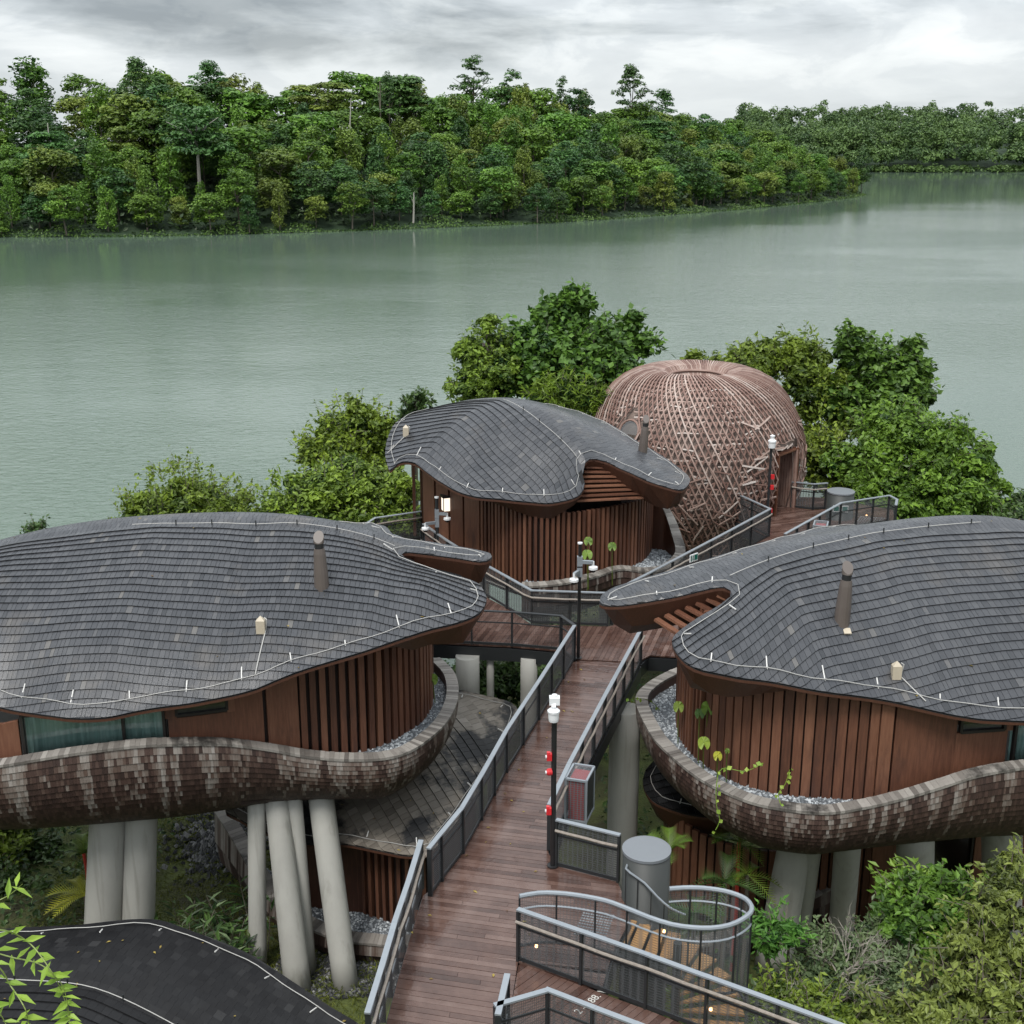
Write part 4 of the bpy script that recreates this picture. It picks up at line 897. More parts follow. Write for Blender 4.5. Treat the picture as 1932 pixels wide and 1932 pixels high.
rB, hB, polyB, onB = make_roof(B, outB, inB, [(1376, 1115, 14.0), (1449, 1066, 14.35), (1534, 1037, 14.65), (1646, 1012, 14.85), (1751, 1000, 14.95), (1849, 995, 14.98)], 18, lam=.8, expo=.25, wmin=.10, wmax=.19, deep=[(1180, 1125, 13.5, 3.4), (1290, 1105, 13.9, 2.4), (1290, 1225, 13.1, 2.8)])
ridge_cable(rB, onB, [(1376, 1100, 14.0), (1449, 1066, 14.3), (1534, 1037, 14.6), (1646, 1012, 14.8), (1751, 1000, 14.9), (1849, 995, 14.9)])
flue(B, onB, 1587, 1185, 13.3, 1.48, (.08, .12)); roof_box(B, onB, 1694, 1236, 13.0, (1748, 1312, 12.15))
wB = Wall([(1400, 1262), (1330, 1270), (1290, 1288), (1279, 1330), (1286, 1382), (1316, 1419), (1350, 1443), (1396, 1466), (1472, 1485), (1560, 1493), (1664, 1496), (1800, 1490), (1932, 1480), (2150, 1462)], 9.4)
zB = zroof(wB, hB)
k0 = int(np.argmin(wB.px)); mono = wB.S[k0]
def atB(x): k = k0+int(np.argmin(np.abs(wB.px[k0:]-x))); return wB.S[k]
wallB = wB.strip(.0, atB(1803), 8.2, zroof(wB, hB, .5), -.10, .12, M_WALLD, 'wall', B)
wB.battens(mono-1.6, atB(1330), 9.05, zB, .20, .07, .06, .14, M_WALL, wallB)
wB.battens(atB(1332), atB(1655), 9.05, zB, .262, .215, .05, .10, M_WALL, wallB)
wB.strip(atB(1657), atB(1682), 9.0, zB, .12, .2, M_WALL, 'corner_post', wallB)
for a, b in ((1684, 1722), (1723, 1764), (1765, 1802)): wB.strip(atB(a), atB(b), 9.0, zB, .02, .1, M_WALL, 'cladding_panel', wallB)
wB.strip(atB(1804), atB(1900), 9.0, 10.95, .02, .1, M_WALL, 'cladding_panel', wallB); wB.window(atB(1806), atB(1888), 10.98, 11.42, B, off=.0)
wB.strip(atB(1890), atB(1908), 10.95, zB, .05, .12, M_WALL, 'window_post', wallB); wB.window(atB(1912), atB(2080), 9.6, 11.35, B, curtain=True)
rimB = [(1330, 1250, 9.5), (1278, 1262, 9.5), (1232, 1285, 9.5), (1206, 1308, 9.5), (1203, 1328, 9.5), (1217, 1362, 9.5), (1243, 1402, 9.5), (1316, 1465, 9.5), (1390, 1503, 9.5), (1449, 1521, 9.5), (1549, 1533, 9.5), (1624, 1524, 9.55), (1699, 1507, 9.7), (1774, 1485, 9.95), (1840, 1464, 10.2), (1932, 1448, 10.35), (2050, 1442, 10.4), (2200, 1440, 10.4)]
bowlB, rpB, ninB = make_bowl(B, rimB, (10, 34), 7.5, 2.3, rows=22, gravel_z=9.22, wallpath=wB.path, grav_max=4500, light=.34)
for (x0, y0, x1, y1, r0, r1) in [(1505, 1568, 1456, 1830, .50, .42), (1530, 1575, 1500, 1790, .34, .32), (1600, 1586, 1584, 1790, .34, .34), (1727, 1578, 1726, 1790, .48, .48), (1890, 1545, 1892, 1770, .52, .52)]:
    t = P(x0, y0, 7.7); b = P(x1, y1, 2.9); t += (t-b)*.12; b.z = ground_z(b.x, b.y)-.15; column(B, t, b, r0, r1)
def slats(pav, a0, b0, a1, b1, n, name='pergola_slat', w=.16, th=.05, sag=0):
    for i in range(n):
        k = i/(n-1); p = Vector(a0)+(Vector(a1)-Vector(a0))*k; q = Vector(b0)+(Vector(b1)-Vector(b0))*k
        MB().bar(p, q, w, th, tint=random.uniform(.3, .9)).build(name, M_WALL, pav)
slats(B, P(1238, 1168, 13.1), P(1296, 1206, 12.85), P(1352, 1122, 13.75), P(1392, 1140, 13.5), 7, w=.17, th=.07)

# ------------------------------------------------------------------ middle pavilion (roof C)
C = thing('pavilion', (1.2, 47.5, ground_z(1.2, 47.5)), "middle pavilion with upright timber slat wall beside the woven dome", 'pavilion', 'shingle-roofed pavilions')
outC = [(736, 888, 12.9), (729, 868, 13.1), (728, 848, 13.35), (733, 825, 13.7), (745, 800, 14.1), (773, 783, 14.3), (-3.2, 51.2, 14.15, 0), (-1.0, 52.6, 14.1, 0), (1.2, 52.8, 14.1, 0), (1098, 781, 14.0), (1148, 801, 13.8), (1198, 832, 13.5), (1261, 870, 13.2), (1293, 895, 12.95), (1301, 905, 12.9), (1298, 916, 12.88), (1286, 925, 12.88),
        (1261, 920, 12.98), (1223, 908, 13.12), (1186, 890, 13.32), (1148, 873, 13.5), (1120, 867, 13.62), (1104, 868, 13.68), (1098, 878, 13.5), (1100, 898, 13.15), (1103, 917, 12.8), (1096, 932, 12.6), (1073, 943, 12.48), (1036, 950, 12.4), (998, 948, 12.42), (948, 943, 12.5), (898, 938, 12.6), (861, 927, 12.72), (828, 908, 12.9), (806, 892, 13.05), (786, 877, 13.2), (771, 871, 13.28), (755, 872, 13.22), (744, 882, 13.0)]
inC = [(823, 770, 14.75), (880, 761, 15.05), (950, 755, 15.2), (1008, 780, 15.05), (1048, 817, 14.5), (1080, 850, 14.0), (870, 822, 14.45), (1000, 855, 13.85), (940, 880, 13.3), (1150, 830, 13.9), (1080, 790, 14.6), (1200, 865, 13.5), (800, 830, 14.0)]
rC, hC, polyC, onC = make_roof(C, outC, inC, [(900, 744, 15.3), (950, 753, 15.2), (1008, 780, 15.05), (1048, 817, 14.5), (1088, 858, 13.85), (1100, 872, 13.65)], -52.6, expo=.27, wmin=.13, wmax=.24, deep=[(1060, 935, 12.6, 2.6), (1270, 910, 13, 3.4), (1180, 880, 13.4, 2.4)])
ridge_cable(rC, onC, [(950, 755, 15.2), (1008, 780, 15.05), (1048, 817, 14.5), (1088, 856, 13.9)])
flue(C, onC, 1212, 848, 13.6, 1.4, (.12, .1), .18, .12); roof_box(C, onC, 766, 822, 13.9, (731, 850, 13.4))
wC = Wall([(790, 985), (793, 1005), (799, 1024), (858, 1044), (923, 1067), (960, 1081), (1011, 1092), (1073, 1087), (1123, 1079), (1181, 1066), (1213, 1052), (1228, 1026), (1226, 990), (1200, 965)], 9.4)
zC = zroof(wC, hC, .5)
def zC2(a):
    p, _, _ = wC.pt(a); x, _ = proj(np.array([p.x, p.y, 11.5]))
    return zC(a) if x < 1068 else min(zC(a), 11.85)
wallC = wC.strip(wC.at(800), wC.at(1222)+2.2, 8.6, lambda a: zC2(a)-.06, -.10, .12, M_WALLD, 'wall', C)
for a, b in ((800, 822), (823, 848), (850, 874), (876, 904)): wC.strip(wC.at(a), wC.at(b), 9.1, zC, .02, .1, M_WALL, 'cladding_panel', wallC)
wC.battens(wC.at(908), wC.at(1222)+1.6, 9.1, zC2, .205, .115, .07, .15, M_WALL, wallC)
for px_ in (783, 797): q = P(px_, 1008, 9.4); MB().box((q.x, q.y, 11.0), .12, .12, 3.3).build('door_post', M_SOFFIT, C)
mobj('glass_door', [P(785, 1008, 9.4), P(796, 1010, 9.4), P(796, 1010, 9.4)+Vector((0, 0, 3.1)), P(785, 1008, 9.4)+Vector((0, 0, 3.1))], [(0, 1, 2, 3)], M_GLASS, C)
rimC = [(985, 1106, 9.5), (1012, 1106, 9.5), (1070, 1100, 9.5), (1124, 1088, 9.5), (1170, 1074, 9.55), (1215, 1078, 9.55), (1260, 1072, 9.6), (1290, 1045, 9.7), (1283, 1010, 10.1), (1268, 972, 10.7), (1252, 946, 11.2), (1236, 930, 11.5)]
bowlC, _, _ = make_bowl(C, rimC, (1.5, 48), 7.9, 1.3, rows=9, gravel_z=9.3, wallpath=wC.path[(wC.S > wC.at(985))], singles=160, light=.25, grav_max=2600, width=.33)
slats(C, P(1104, 880, 13.3), P(1172, 882, 13.2), P(1083, 944, 12.2), P(1222, 937, 12.3), 8, w=.34, th=.06)
for (x, y, r) in ((-1.5, 46.5, .4), (3.8, 46.5, .4), (1.2, 50.5, .4)): column(C, (x, y, 8.9), (x, y, ground_z(x, y)-.2), r)
mobj('floor_slab', *(lambda V, F: (np.vstack([np.column_stack([V, np.full(len(V), 9.05)]), np.column_stack([V, np.full(len(V), 8.75)])]), F+[tuple(len(V)+i for i in reversed(f)) for f in F]))(*region_mesh(np.vstack([wC.path[::4], [[2, 52], [-3, 51]]]), 1.0)), M_CONC, C)

# ------------------------------------------------------------------ lower pavilions
def ring_wall(pav, poly, h, inset, z0, dz=.5):
    c = poly.mean(0); q = c+(poly-c)*(1-inset); q = q[::6]; vs_ = []; n = len(q)
    for a in q: z = float(h(np.array([a[0]]), np.array([a[1]]))[0])-dz; vs_ += [(a[0], a[1], z0), (a[0], a[1], max(z, z0+.2))]
    return mobj('wall', vs_, [(2*i, 2*((i+1) % n), 2*((i+1) % n)+1, 2*i+1) for i in range(n)], M_WALL, pav)
def back_wall(pav, pts, z0, h, dz=.6):
    vs_ = []
    for x, y in pts: vs_ += [(x, y, z0), (x, y, float(h(np.array([x]), np.array([y]))[0])-dz)]
    mobj('back_wall', vs_, [(2*i, 2*i+2, 2*i+3, 2*i+1) for i in range(len(pts)-1)], M_WALLD, pav)
back_wall(C, [(-3.4, 48.8), (-1.5, 48.6), (1, 47.2), (2.6, 46.6), (4.2, 47.0), (5.3, 48.8)], 9.0, hC, .3)
back_wall(A, [(-18, 36.5), (-9, 36.5), (-4, 35.8), (-2.6, 35)], 9.0, hA)
back_wall(B, [(4.9, 33.4), (8, 35), (12, 35.5), (19, 35)], 9.0, hB)
D = thing('pavilion', (-10, 22.5, ground_z(-10, 22.5)), "low wet black roof seen from above, beside the leafy twig", 'pavilion', 'shingle-roofed pavilions')
outD = [(-260, 1800, 6.6), (-120, 1775, 6.75), (0, 1756, 6.95), (90, 1751, 7.0), (160, 1747, 7.1), (215, 1740, 7.2), (300, 1738, 7.2), (350, 1755, 7.05), (420, 1781, 6.8), (475, 1805, 6.6), (545, 1850, 6.35), (620, 1900, 6.1), (690, 1945, 5.9), (735, 2010, 5.75), (720, 2110, 5.6), (560, 2200, 5.4), (200, 2250, 5.3), (-200, 2200, 5.5), (-420, 2000, 6.0)]
inD = [(150, 1800, 7.35), (300, 1800, 7.1), (0, 1850, 7.25), (200, 1900, 6.95), (400, 1900, 6.6), (100, 2050, 6.3), (450, 2030, 6.1)]
rD, hD, polyD, onD = make_roof(D, outD, inD, [(-200, 1850, 7), (0, 1850, 7.25), (180, 1868, 7.1), (335, 1932, 6.7), (450, 2000, 6.3)], -22, mat=M_SHINGD, gap=.0015, expo=.22, wmin=.13, wmax=.26, singles=300)
ridge_cable(rD, onD, [(-60, 1838, 7.1), (28, 1850, 7.2), (180, 1868, 7.1), (335, 1932, 6.7), (450, 2000, 6.3)], 1.1)
ring_wall(D, polyD, hD, .2, 3.2)
E_ = thing('pavilion', (-2.5, 34.5, ground_z(-2.5, 34.5)), "lower pavilion with weathered tan roof tucked between the left pavilion's columns and the walkway", 'pavilion', 'shingle-roofed pavilions')
outE = [(425, 1526, 6.75), (450, 1545, 6.6), (490, 1566, 6.45), (540, 1584, 6.32), (590, 1594, 6.22), (650, 1593, 6.2), (720, 1606, 6.15), (772, 1615, 6.12), (815, 1606, 6.2), (870, 1540, 6.6), (925, 1460, 7.0), (965, 1390, 7.35), (978, 1345, 7.6), (962, 1326, 7.8), (905, 1312, 8.0), (855, 1303, 8.1), (780, 1320, 7.9), (640, 1380, 7.5), (500, 1450, 7.1)]
inE = [(700, 1500, 6.95), (800, 1450, 7.35), (860, 1380, 7.8), (780, 1540, 6.65), (600, 1520, 6.75)]
rE, hE, polyE, onE = make_roof(E_, outE, inE, [(800, 1290, 8.1), (880, 1350, 7.9), (940, 1440, 7.1)], -57, mat=M_SHINGW, expo=.30, wmin=.14, wmax=.26, singles=300)
wE = Wall([(560, 1668), (600, 1690), (663, 1714), (708, 1731), (760, 1745), (840, 1738)], 3.4); zE = zroof(wE, hE, .4)
wallE = wE.strip(0, wE.S[-1], 2.9, zroof(wE, hE, .45), -.12, .1, M_WALLD, 'wall', E_); wE.battens(0, wE.S[-1], 3.2, zE, .235, .10, .05, .15, M_WALL, wallE)
mobj('floor_slab', [(-18, 29.5, 9.1), (-2.5, 31.5, 9.1), (-2.5, 36, 9.1), (-18, 36.5, 9.1)], [(0, 1, 2, 3)], M_CONC, A); mobj('floor_slab', [(6, 29, 9.1), (19, 29, 9.1), (19, 35.5, 9.1), (6, 35.2, 9.1)], [(0, 1, 2, 3)], M_CONC, B)
rimE = [(405, 1528, 5.0), (440, 1582, 4.6), (500, 1680, 4.0), (560, 1738, 3.7), (640, 1772, 3.6), (700, 1780, 3.6), (760, 1783, 3.6), (850, 1772, 3.6)]
make_bowl(E_, rimE, (-2.5, 35), 2.9, .35, rows=3, gravel_z=3.42, wallpath=wE.path, singles=40, grav_max=1500, width=.4)
ring_wall(E_, polyE, hE, .35, 2.8, .8)
F_ = thing('pavilion', (7.5, 34.5, ground_z(7.5, 34.5)), "lower pavilion with wet black roof hidden under the right pavilion's planter bowl", 'pavilion', 'shingle-roofed pavilions')
outF = [(1213, 1470, 6.65), (1219, 1495, 6.5), (1240, 1516, 6.4), (1300, 1537, 6.3), (1400, 1550, 6.22), (1470, 1562, 6.15), (1560, 1582, 6.1), (1640, 1578, 6.15), (1720, 1567, 6.25), (1845, 1543, 6.45), (2000, 1520, 6.6), (2060, 1480, 6.9), (1900, 1400, 7.3), (1700, 1370, 7.4), (1500, 1360, 7.5), (1350, 1385, 7.4), (1260, 1415, 7.15), (1224, 1445, 6.9)]
inF = [(1350, 1470, 6.95), (1500, 1470, 7.1), (1700, 1470, 7.05)]
rF, hF, polyF, onF = make_roof(F_, outF, inF, [(1230, 1420, 7.1), (1400, 1400, 7.4), (1600, 1390, 7.4), (1900, 1400, 7.3)], 12, mat=M_SHINGD, expo=.28, wmin=.16, wmax=.26, singles=200, deep=[(1230, 1490, 6.6, 3.5)])
wF = Wall([(1262, 1600), (1250, 1640), (1275, 1690), (1340, 1718), (1450, 1732), (1600, 1730), (1800, 1712), (2000, 1695)], 3.4); zF = zroof(wF, hF, .4)
wallF = wF.strip(0, wF.S[-1], 2.9, zroof(wF, hF, .45), -.12, .1, M_WALLD, 'wall', F_)
wF.battens(0, wF.at(1640), 3.2, zF, .25, .19, .02, .10, M_WALL, wallF); wF.window(wF.at(1755), wF.at(1830), 4.3, 6.0, F_, curtain=True, off=.02)
wF.strip(wF.at(1642), wF.at(1752), 3.2, zF, .02, .1, M_WALL, 'cladding_panel', wallF); wF.strip(wF.at(1832), wF.at(1990), 3.2, zF, .02, .1, M_WALL, 'cladding_panel', wallF)
rimF = [(1300, 1790, 3.6), (1420, 1758, 3.7), (1530, 1695, 4.2), (1640, 1640, 4.7), (1700, 1612, 4.9), (1760, 1593, 5.0), (1855, 1588, 5.0), (1990, 1600, 4.8)]
make_bowl(F_, rimF, (8, 36), 2.8, .6, rows=6, gravel_z=3.42, wallpath=None, singles=60, width=.4)
# ------------------------------------------------------------------ woven dome
DC = Vector((8.15, 55.5, 0))
prof = catmull([(1.0, 0, 13.3), (1.08, 0, 14.15), (1.22, 0, 14.8), (1.7, 0, 15.12), (2.55, 0, 15.05), (3.5, 0, 14.55), (4.25, 0, 13.6), (4.75, 0, 12.4), (4.9, 0, 11.2), (4.78, 0, 9.9), (4.35, 0, 8.6), (3.95, 0, 7.6), (3.6, 0, 6.9)], False, .1)
ps = np.concatenate([[0], np.cumsum(np.linalg.norm(np.diff(prof, axis=0), axis=1))]); PT = ps[-1]
def dome_pt(s, az, lift=0.0):
    r = float(np.interp(s, ps, prof[:, 0])); z = float(np.interp(s, ps, prof[:, 2])); e = .1
    dr = float(np.interp(s+e, ps, prof[:, 0])-np.interp(s-e, ps, prof[:, 0])); dz = float(np.interp(s+e, ps, prof[:, 2])-np.interp(s-e, ps, prof[:, 2]))
    l = math.hypot(dr, dz) or 1; nr, nz = -dz/l, dr/l          # outward normal of the profile
    c, sn = math.cos(az), math.sin(az)
    return Vector((DC.x+c*(r+nr*lift), DC.y+sn*(r+nr*lift), z+nz*lift)), Vector((c*nr, sn*nr, nz))
DOOR_AZ = R(-41); POR, _ = dome_pt(5.9, R(-137))
def open_at(p):
    az = math.atan2(p.y-DC.y, p.x-DC.x); da = (az-DOOR_AZ+math.pi) % (2*math.pi)-math.pi
    if abs(da)*4.6 < .80 and p.z < 12.15: return True
    return (p-POR).length < .62
dome = thing('woven_dome', (DC.x, DC.y, ground_z(DC.x, DC.y)), "round woven timber dome with an oculus on top, by the far platform", 'dome')
nA, nS = 64, 26; V = []; F = []
for j in range(nS+1):
    for i in range(nA): p, _ = dome_pt(PT*j/nS, 2*math.pi*i/nA, -.22); V.append(p)
for j in range(nS):
    for i in range(nA):
        q = (V[j*nA+i]+V[(j+1)*nA+(i+1) % nA])/2
        if open_at(q) and q.z > 9.3 and (q-POR).length > .62: continue
        F.append((j*nA+i, (j+1)*nA+i, (j+1)*nA+(i+1) % nA, j*nA+(i+1) % nA))
mobj('lining', V, F, M_DOMES, dome, smooth=True)
def lath(pts, w, th, name, parent, mat, tint, mb=None):
    """flat strip swept along surface points [(p, n)]"""
    vs_ = []; fs = []
    for i, (p, n) in enumerate(pts):
        d = (pts[min(i+1, len(pts)-1)][0]-pts[max(i-1, 0)][0]).normalized(); s = n.cross(d).normalized()*w*.5
        vs_ += [p-s, p-s+n*th, p+s+n*th, p+s]
    for i in range(len(pts)-1):
        b = 4*i
        for k in range(3): fs.append((b+k, b+k+1, b+5+k, b+4+k))
    if mb is not None: mb.add(vs_, fs, tint); return
    mobj(name, vs_, fs, mat, parent, tint=[tint]*len(vs_))
nL = 108
for fam, tw, lift in ((1, 1.35, .02), (-1, -1.05, -.05)):
    for i in range(nL):
        a0 = 2*math.pi*(i+(.5 if fam < 0 else 0))/nL; run = []; ti = random.uniform(.15, .8); t0 = random.uniform(0, .25)
        for k in range(25):
            s = .35+(PT-.35)*k/24; az = a0+tw*((s-.35)/PT)**.85; p, n = dome_pt(s, az, lift)
            if open_at(p):
                if len(run) > 2: lath(run, .06, .032, 'lath', dome, M_DOMEL, ti)
                run = []
            else: run.append((p, n))
        if len(run) > 2: lath(run, .06 if fam > 0 else .05, .032, 'lath', dome, M_DOMEL, ti)
mb = MB()
for j in range(52):                      # short cross pieces between the long laths
    s = .3+(PT-.4)*j/51; n_ = 66
    for i in range(n_):
        if random.random() < .22: continue
        a0 = 2*math.pi*(i+random.uniform(-.3, .3))/n_; sl = random.uniform(-.12, .12); pts = []
        for k in range(3):
            p, n = dome_pt(s+sl*(k-1), a0+2*math.pi/n_*(k/2)*1.25, random.uniform(-.09, -.06)); pts.append((p, n))
        if any(open_at(p) for p, _ in pts): continue
        lath(pts, .055, .03, '', None, None, random.uniform(.1, 1), mb)
for k in range(80):                     # loose laths laid at random over the weave
    s0 = random.uniform(PT*.5, PT-.6); a0 = random.uniform(-math.pi, 0.25); L0 = random.uniform(.5, 1.3); th0 = random.uniform(-1.2, 1.2); pts = []
    for q in range(4):
        t_ = L0*(q/3-.5); r_ = float(np.interp(s0, ps, prof[:, 0])); pts.append(dome_pt(s0+t_*math.sin(th0), a0+t_*math.cos(th0)/max(r_, .8), .055))
    if any(open_at(p) for p, _ in pts): continue
    lath(pts, .05, .03, '', None, None, random.uniform(.15, 1), mb)
o = mb.build('lattice_infill', M_DOMEL, dome); o["kind"] = "stuff"
for k in range(36):                      # loose crossed struts round the doorway
    az = DOOR_AZ+random.choice((-1, 1))*random.uniform(.22, .5); z = random.uniform(.45, .8)*PT; pts = []
    da, dsv = random.uniform(-.25, .25), random.uniform(-.5, .5)
    for q in range(4): p, n = dome_pt(z+dsv*q/3, az+da*q/3, .06); pts.append((p, n))
    if not any(open_at(p) for p, _ in pts): lath(pts, .07, .04, 'strut', dome, M_DOMEL, random.uniform(.3, 1))
ring = [dome_pt(1.55, 2*math.pi*i/40, .06)[0] for i in range(41)]; MB().tube(ring, .06, 6, False).build('oculus_ring', M_DOMEL, dome)
# doorway: timber reveal and boarded leaf
rd = Vector((math.cos(DOOR_AZ), math.sin(DOOR_AZ), 0)); td = Vector((-rd.y, rd.x, 0)); db = Vector((DC.x, DC.y, 0))
dr = MB()
for sgn in (-1, 1): dr.bar(db+rd*3.6+td*.78*sgn+Vector((0, 0, 10.8)), db+rd*4.78+td*.82*sgn+Vector((0, 0, 10.8)), .06, 2.75)
dr.bar(db+rd*3.6+Vector((0, 0, 12.15)), db+rd*4.72+Vector((0, 0, 12.1)), 1.7, .07); door = dr.build('door_reveal', M_WALL, dome)
for k in range(9): MB().box(db+rd*3.75+td*(-.70+k*.175)+Vector((0, 0, 10.8)), .16, .05, 2.6, td).build('door_board', M_WALL, door)
for k in range(8): MB().box(db+rd*(3.85+k*.125)+td*.745+Vector((0, 0, 10.8)), .10, .03, 2.6, rd).build('reveal_board', M_DOMEL, door)
_, pn = dome_pt(5.9, R(-137)); pq = Vector((0, 0, 1)).rotation_difference(pn); c = POR-pn*.14
circ = [c+pq @ Vector((.52*math.cos(6.283*k/28), .52*math.sin(6.283*k/28), 0)) for k in range(28)]
win = MB().tube(circ+[circ[0]], .05, 6, False).build('porthole_frame', M_DOMEL, dome); mobj('pane', circ, [tuple(range(28))], M_GLASS, win)

# ------------------------------------------------------------------ drums and spiral stair
def drum(px, py, r, label, low):
    b = P(px, py, DZ); m = MB(); m.lathe([(r, low), (r, 10.62), (0.001, 10.62)], (b.x, b.y, 0), 32); root = thing('stair_drum', (b.x, b.y, low), label, 'drum', 'grey stair drums')
    o = m.build('shell', M_DRUM, root)
    for p in o.data.polygons: p.use_smooth = len(p.vertices) == 4 and abs(p.normal.z) < .5
    MB().lathe([(r+.015, 10.60), (r+.015, 10.66), (r-.03, 10.665), (.001, 10.665)], (b.x, b.y, 0), 32).build('cap', M_CAP, root); return b
M_DRUM = tinted('drum_paint', (.020, .023, .022), (.038, .042, .040), .55, 2, (1, 1, .4), .4)
M_CAP = tinted('drum_cap', (.13, .14, .155), (.18, .195, .21), .4, 2, (1, 1, 1), .3)
dn = drum(1217, 1692, .5, "grey cylindrical drum with pale cap beside the spiral stair", 3.0)
df = drum(1583, 976, .56, "grey cylindrical drum with exit sign on the dome platform", 3.2)
st = thing('spiral_stair', P(1278, 1793, 9.2)*1.0, "tan timber spiral stair winding down behind wire mesh", 'stair'); st.location.z = WL[st.name].z
sc_ = P(1275, 1792, 9.2); zt = DZ
def tread(poly4, z, parent):
    vs_ = [(q.x, q.y, z) for q in poly4]+[(q.x, q.y, z-.05) for q in poly4]
    mobj('tread', vs_, [(0, 1, 2, 3), (7, 6, 5, 4), (0, 4, 5, 1), (1, 5, 6, 2), (2, 6, 7, 3), (3, 7, 4, 0)], M_TREAD, parent, tint=[random.uniform(.2, .8)]*8)
for k in range(4):
    zt -= .165; a = P(1180+k*27, 1733+k*8, zt); b = P(1160+k*29, 1776+k*7, zt); u = (a-b).normalized(); w = Vector((u.y, -u.x, 0))*.25
    if w.x < 0: w = -w
    tread([b-u*.15, a, a+w, b-u*.15+w], zt, st)
for k in range(13):
    zt -= .165; a0 = R(112-k*17); a1 = a0-R(16); r0, r1 = .10, 1.42; cz = Vector((sc_.x+.05, sc_.y+.1, 0))
    e = lambda a, r: cz+Vector((math.cos(a)*r, math.sin(a)*r, 0))
    tread([e(a0, r0), e(a0, r1), e(a1, r1), e(a1, r0)], zt, st)
MB().tube([(sc_.x+.05, sc_.y+.1, 3.0), (sc_.x+.05, sc_.y+.1, 9.3)], .09, 10).build('newel', M_STEEL, st)
gp = [(980, 1691), (1015, 1685), (1050, 1685), (1088, 1689), (1141, 1699), (1183, 1714), (1225, 1731), (1266, 1744), (1305, 1750), (1341, 1751), (1375, 1746), (1400, 1735), (1416, 1722), (1418, 1710), (1408, 1697), (1390, 1688), (1366, 1681), (1340, 1677), (1316, 1675), (1290, 1675), (1263, 1677)]
gw = [Vector(tuple(q)) for q in catmull([P(x, y, 10.65) for x, y in gp], False, .16)]
guard = thing('stair_guard', (gw[0].x, gw[0].y, 9.5), "curved wire mesh guard with pale rail looping round the spiral stair", 'guard rail')
n = len(gw); low = [max(8.35, 9.52-1.6*max(0, (k/n-.28))) if k/n < .62 else 8.35+max(0, (k/n-.62))*1.5 for k in range(n)]
tv = []
MB().tube(gw, .05, 8).build('top_rail', M_GALV, guard)
mobj('mesh_panel', [q for k in range(n) for q in ((gw[k].x, gw[k].y, low[k]), (gw[k].x, gw[k].y, 10.62))], [(2*k, 2*k+2, 2*k+3, 2*k+1) for k in range(n-1)], M_MESHO, guard)
for k in range(0, n, 4): MB().box((gw[k].x, gw[k].y, (low[k]+10.62)/2), .035, .05, 10.62-low[k]).build('post', M_STEEL, guard)
for zz in (.30, ): MB().tube([q-Vector((0, 0, zz)) for q in gw], .022, 6).build('inner_rail', M_GALV, guard)
MB().tube([Vector((q.x, q.y, l)) for q, l in zip(gw, low)], .03, 6).build('bottom_rail', M_STEEL, guard)
hr = [P(1192, 1624, 10.45), P(1181, 1639, 10.4), P(1216, 1666, 10.2), P(1241, 1693, 9.95), P(1266, 1714, 9.75), P(1293, 1726, 9.6)]
hw = [Vector(tuple(q)) for q in catmull(hr, False, .14)]; bal = thing('stair_handrail', (hw[0].x, hw[0].y, 9.5), "bent pale handrail with thin balusters against the grey drum", 'handrail')
MB().tube(hw, .025, 7).build('rail', M_GALV, bal)
for q in hw[2::2]: MB().tube([q, q-Vector((0, 0, .85))], .012, 5).build('baluster', M_STEEL, bal)
# tactile studs at the stair head
ts = thing('tactile_paving', P(1120, 1742, DZ), "patch of bright steel tactile studs at the head of the stair", 'tactile paving')
ta, tb, tc_ = P(1104, 1718, DZ), P(1157, 1728, DZ), P(1085, 1762, DZ); stud = mesh_data('stud', *(lambda m: (m.v, m.f))(MB().lathe([(.028, 0), (.022, .008), (.001, .01)], (0, 0, 0), 8)), M_CAP, tint=[.9]*24)
for i in range(12):
    for j in range(10):
        q = ta+(tb-ta)*i/11+(tc_-ta)*j/9; inst('stud', stud, Matrix.Translation((q.x, q.y, DZ+.004)), ts)
ds_ = df  # studs on the far platform
ts2 = thing('tactile_paving', P(1655, 985, DZ), "pale studded panel on the far platform behind the pale mesh railing", 'tactile paving')
t0_ = P(1625, 975, DZ); t1_ = P(1668, 978, DZ); t2_ = P(1612, 990, DZ)
for i in range(10):
    for j in range(7):
        q = t0_+(t1_-t0_)*i/9+(t2_-t0_)*j/6; inst('stud', stud, Matrix.Translation((q.x, q.y, DZ+.004)) @ Matrix.Scale(1.6, 4), ts2)

# ------------------------------------------------------------------ poles
def pole_base(px, py, H, r, label, mat=M_STEEL, cat='pole', z=DZ):
    b = P(px, py, z); root = thing('camera_pole', b, label, cat, 'poles on the boardwalks'); MB().tube([b, b+Vector((0, 0, H))], r, 12).build('shaft', mat, root)
    MB().lathe([(r*2.2, 0), (r*2.2, .03), (r, .035)], b, 12).build('base_plate', mat, root)
    return b, root
def cam_arm(root, b, z, dirx, diry, ln=.42):
    d = Vector((dirx, diry, 0)).normalized(); a = b+Vector((0, 0, z))
    br = MB(); br.box(a, .16, .16, .34).bar(a, a+d*ln+Vector((0, 0, .02)), .09, .10); o = br.build('bracket', M_GALV, root)
    e = a+d*ln; m = MB(); m.tube([e+Vector((0, 0, .05)), e-Vector((0, 0, .10))], .035, 8).lathe([(.03, -.10), (.135, -.12), (.14, -.19), (.09, -.19)], e, 16).build('camera_housing', M_WHITEP, o)
    MB().lathe([(.10, -.19), (.085, -.25), (.05, -.29), (.001, -.30)], e, 14).build('camera_dome', M_STEELB, o)
b1, p1 = pole_base(1043, 1634, 4.08, .058, "black pole with white camera housing and three red sirens on the near walkway", M_STEELB)
c1 = b1+Vector((-.02, -.12, 3.72))
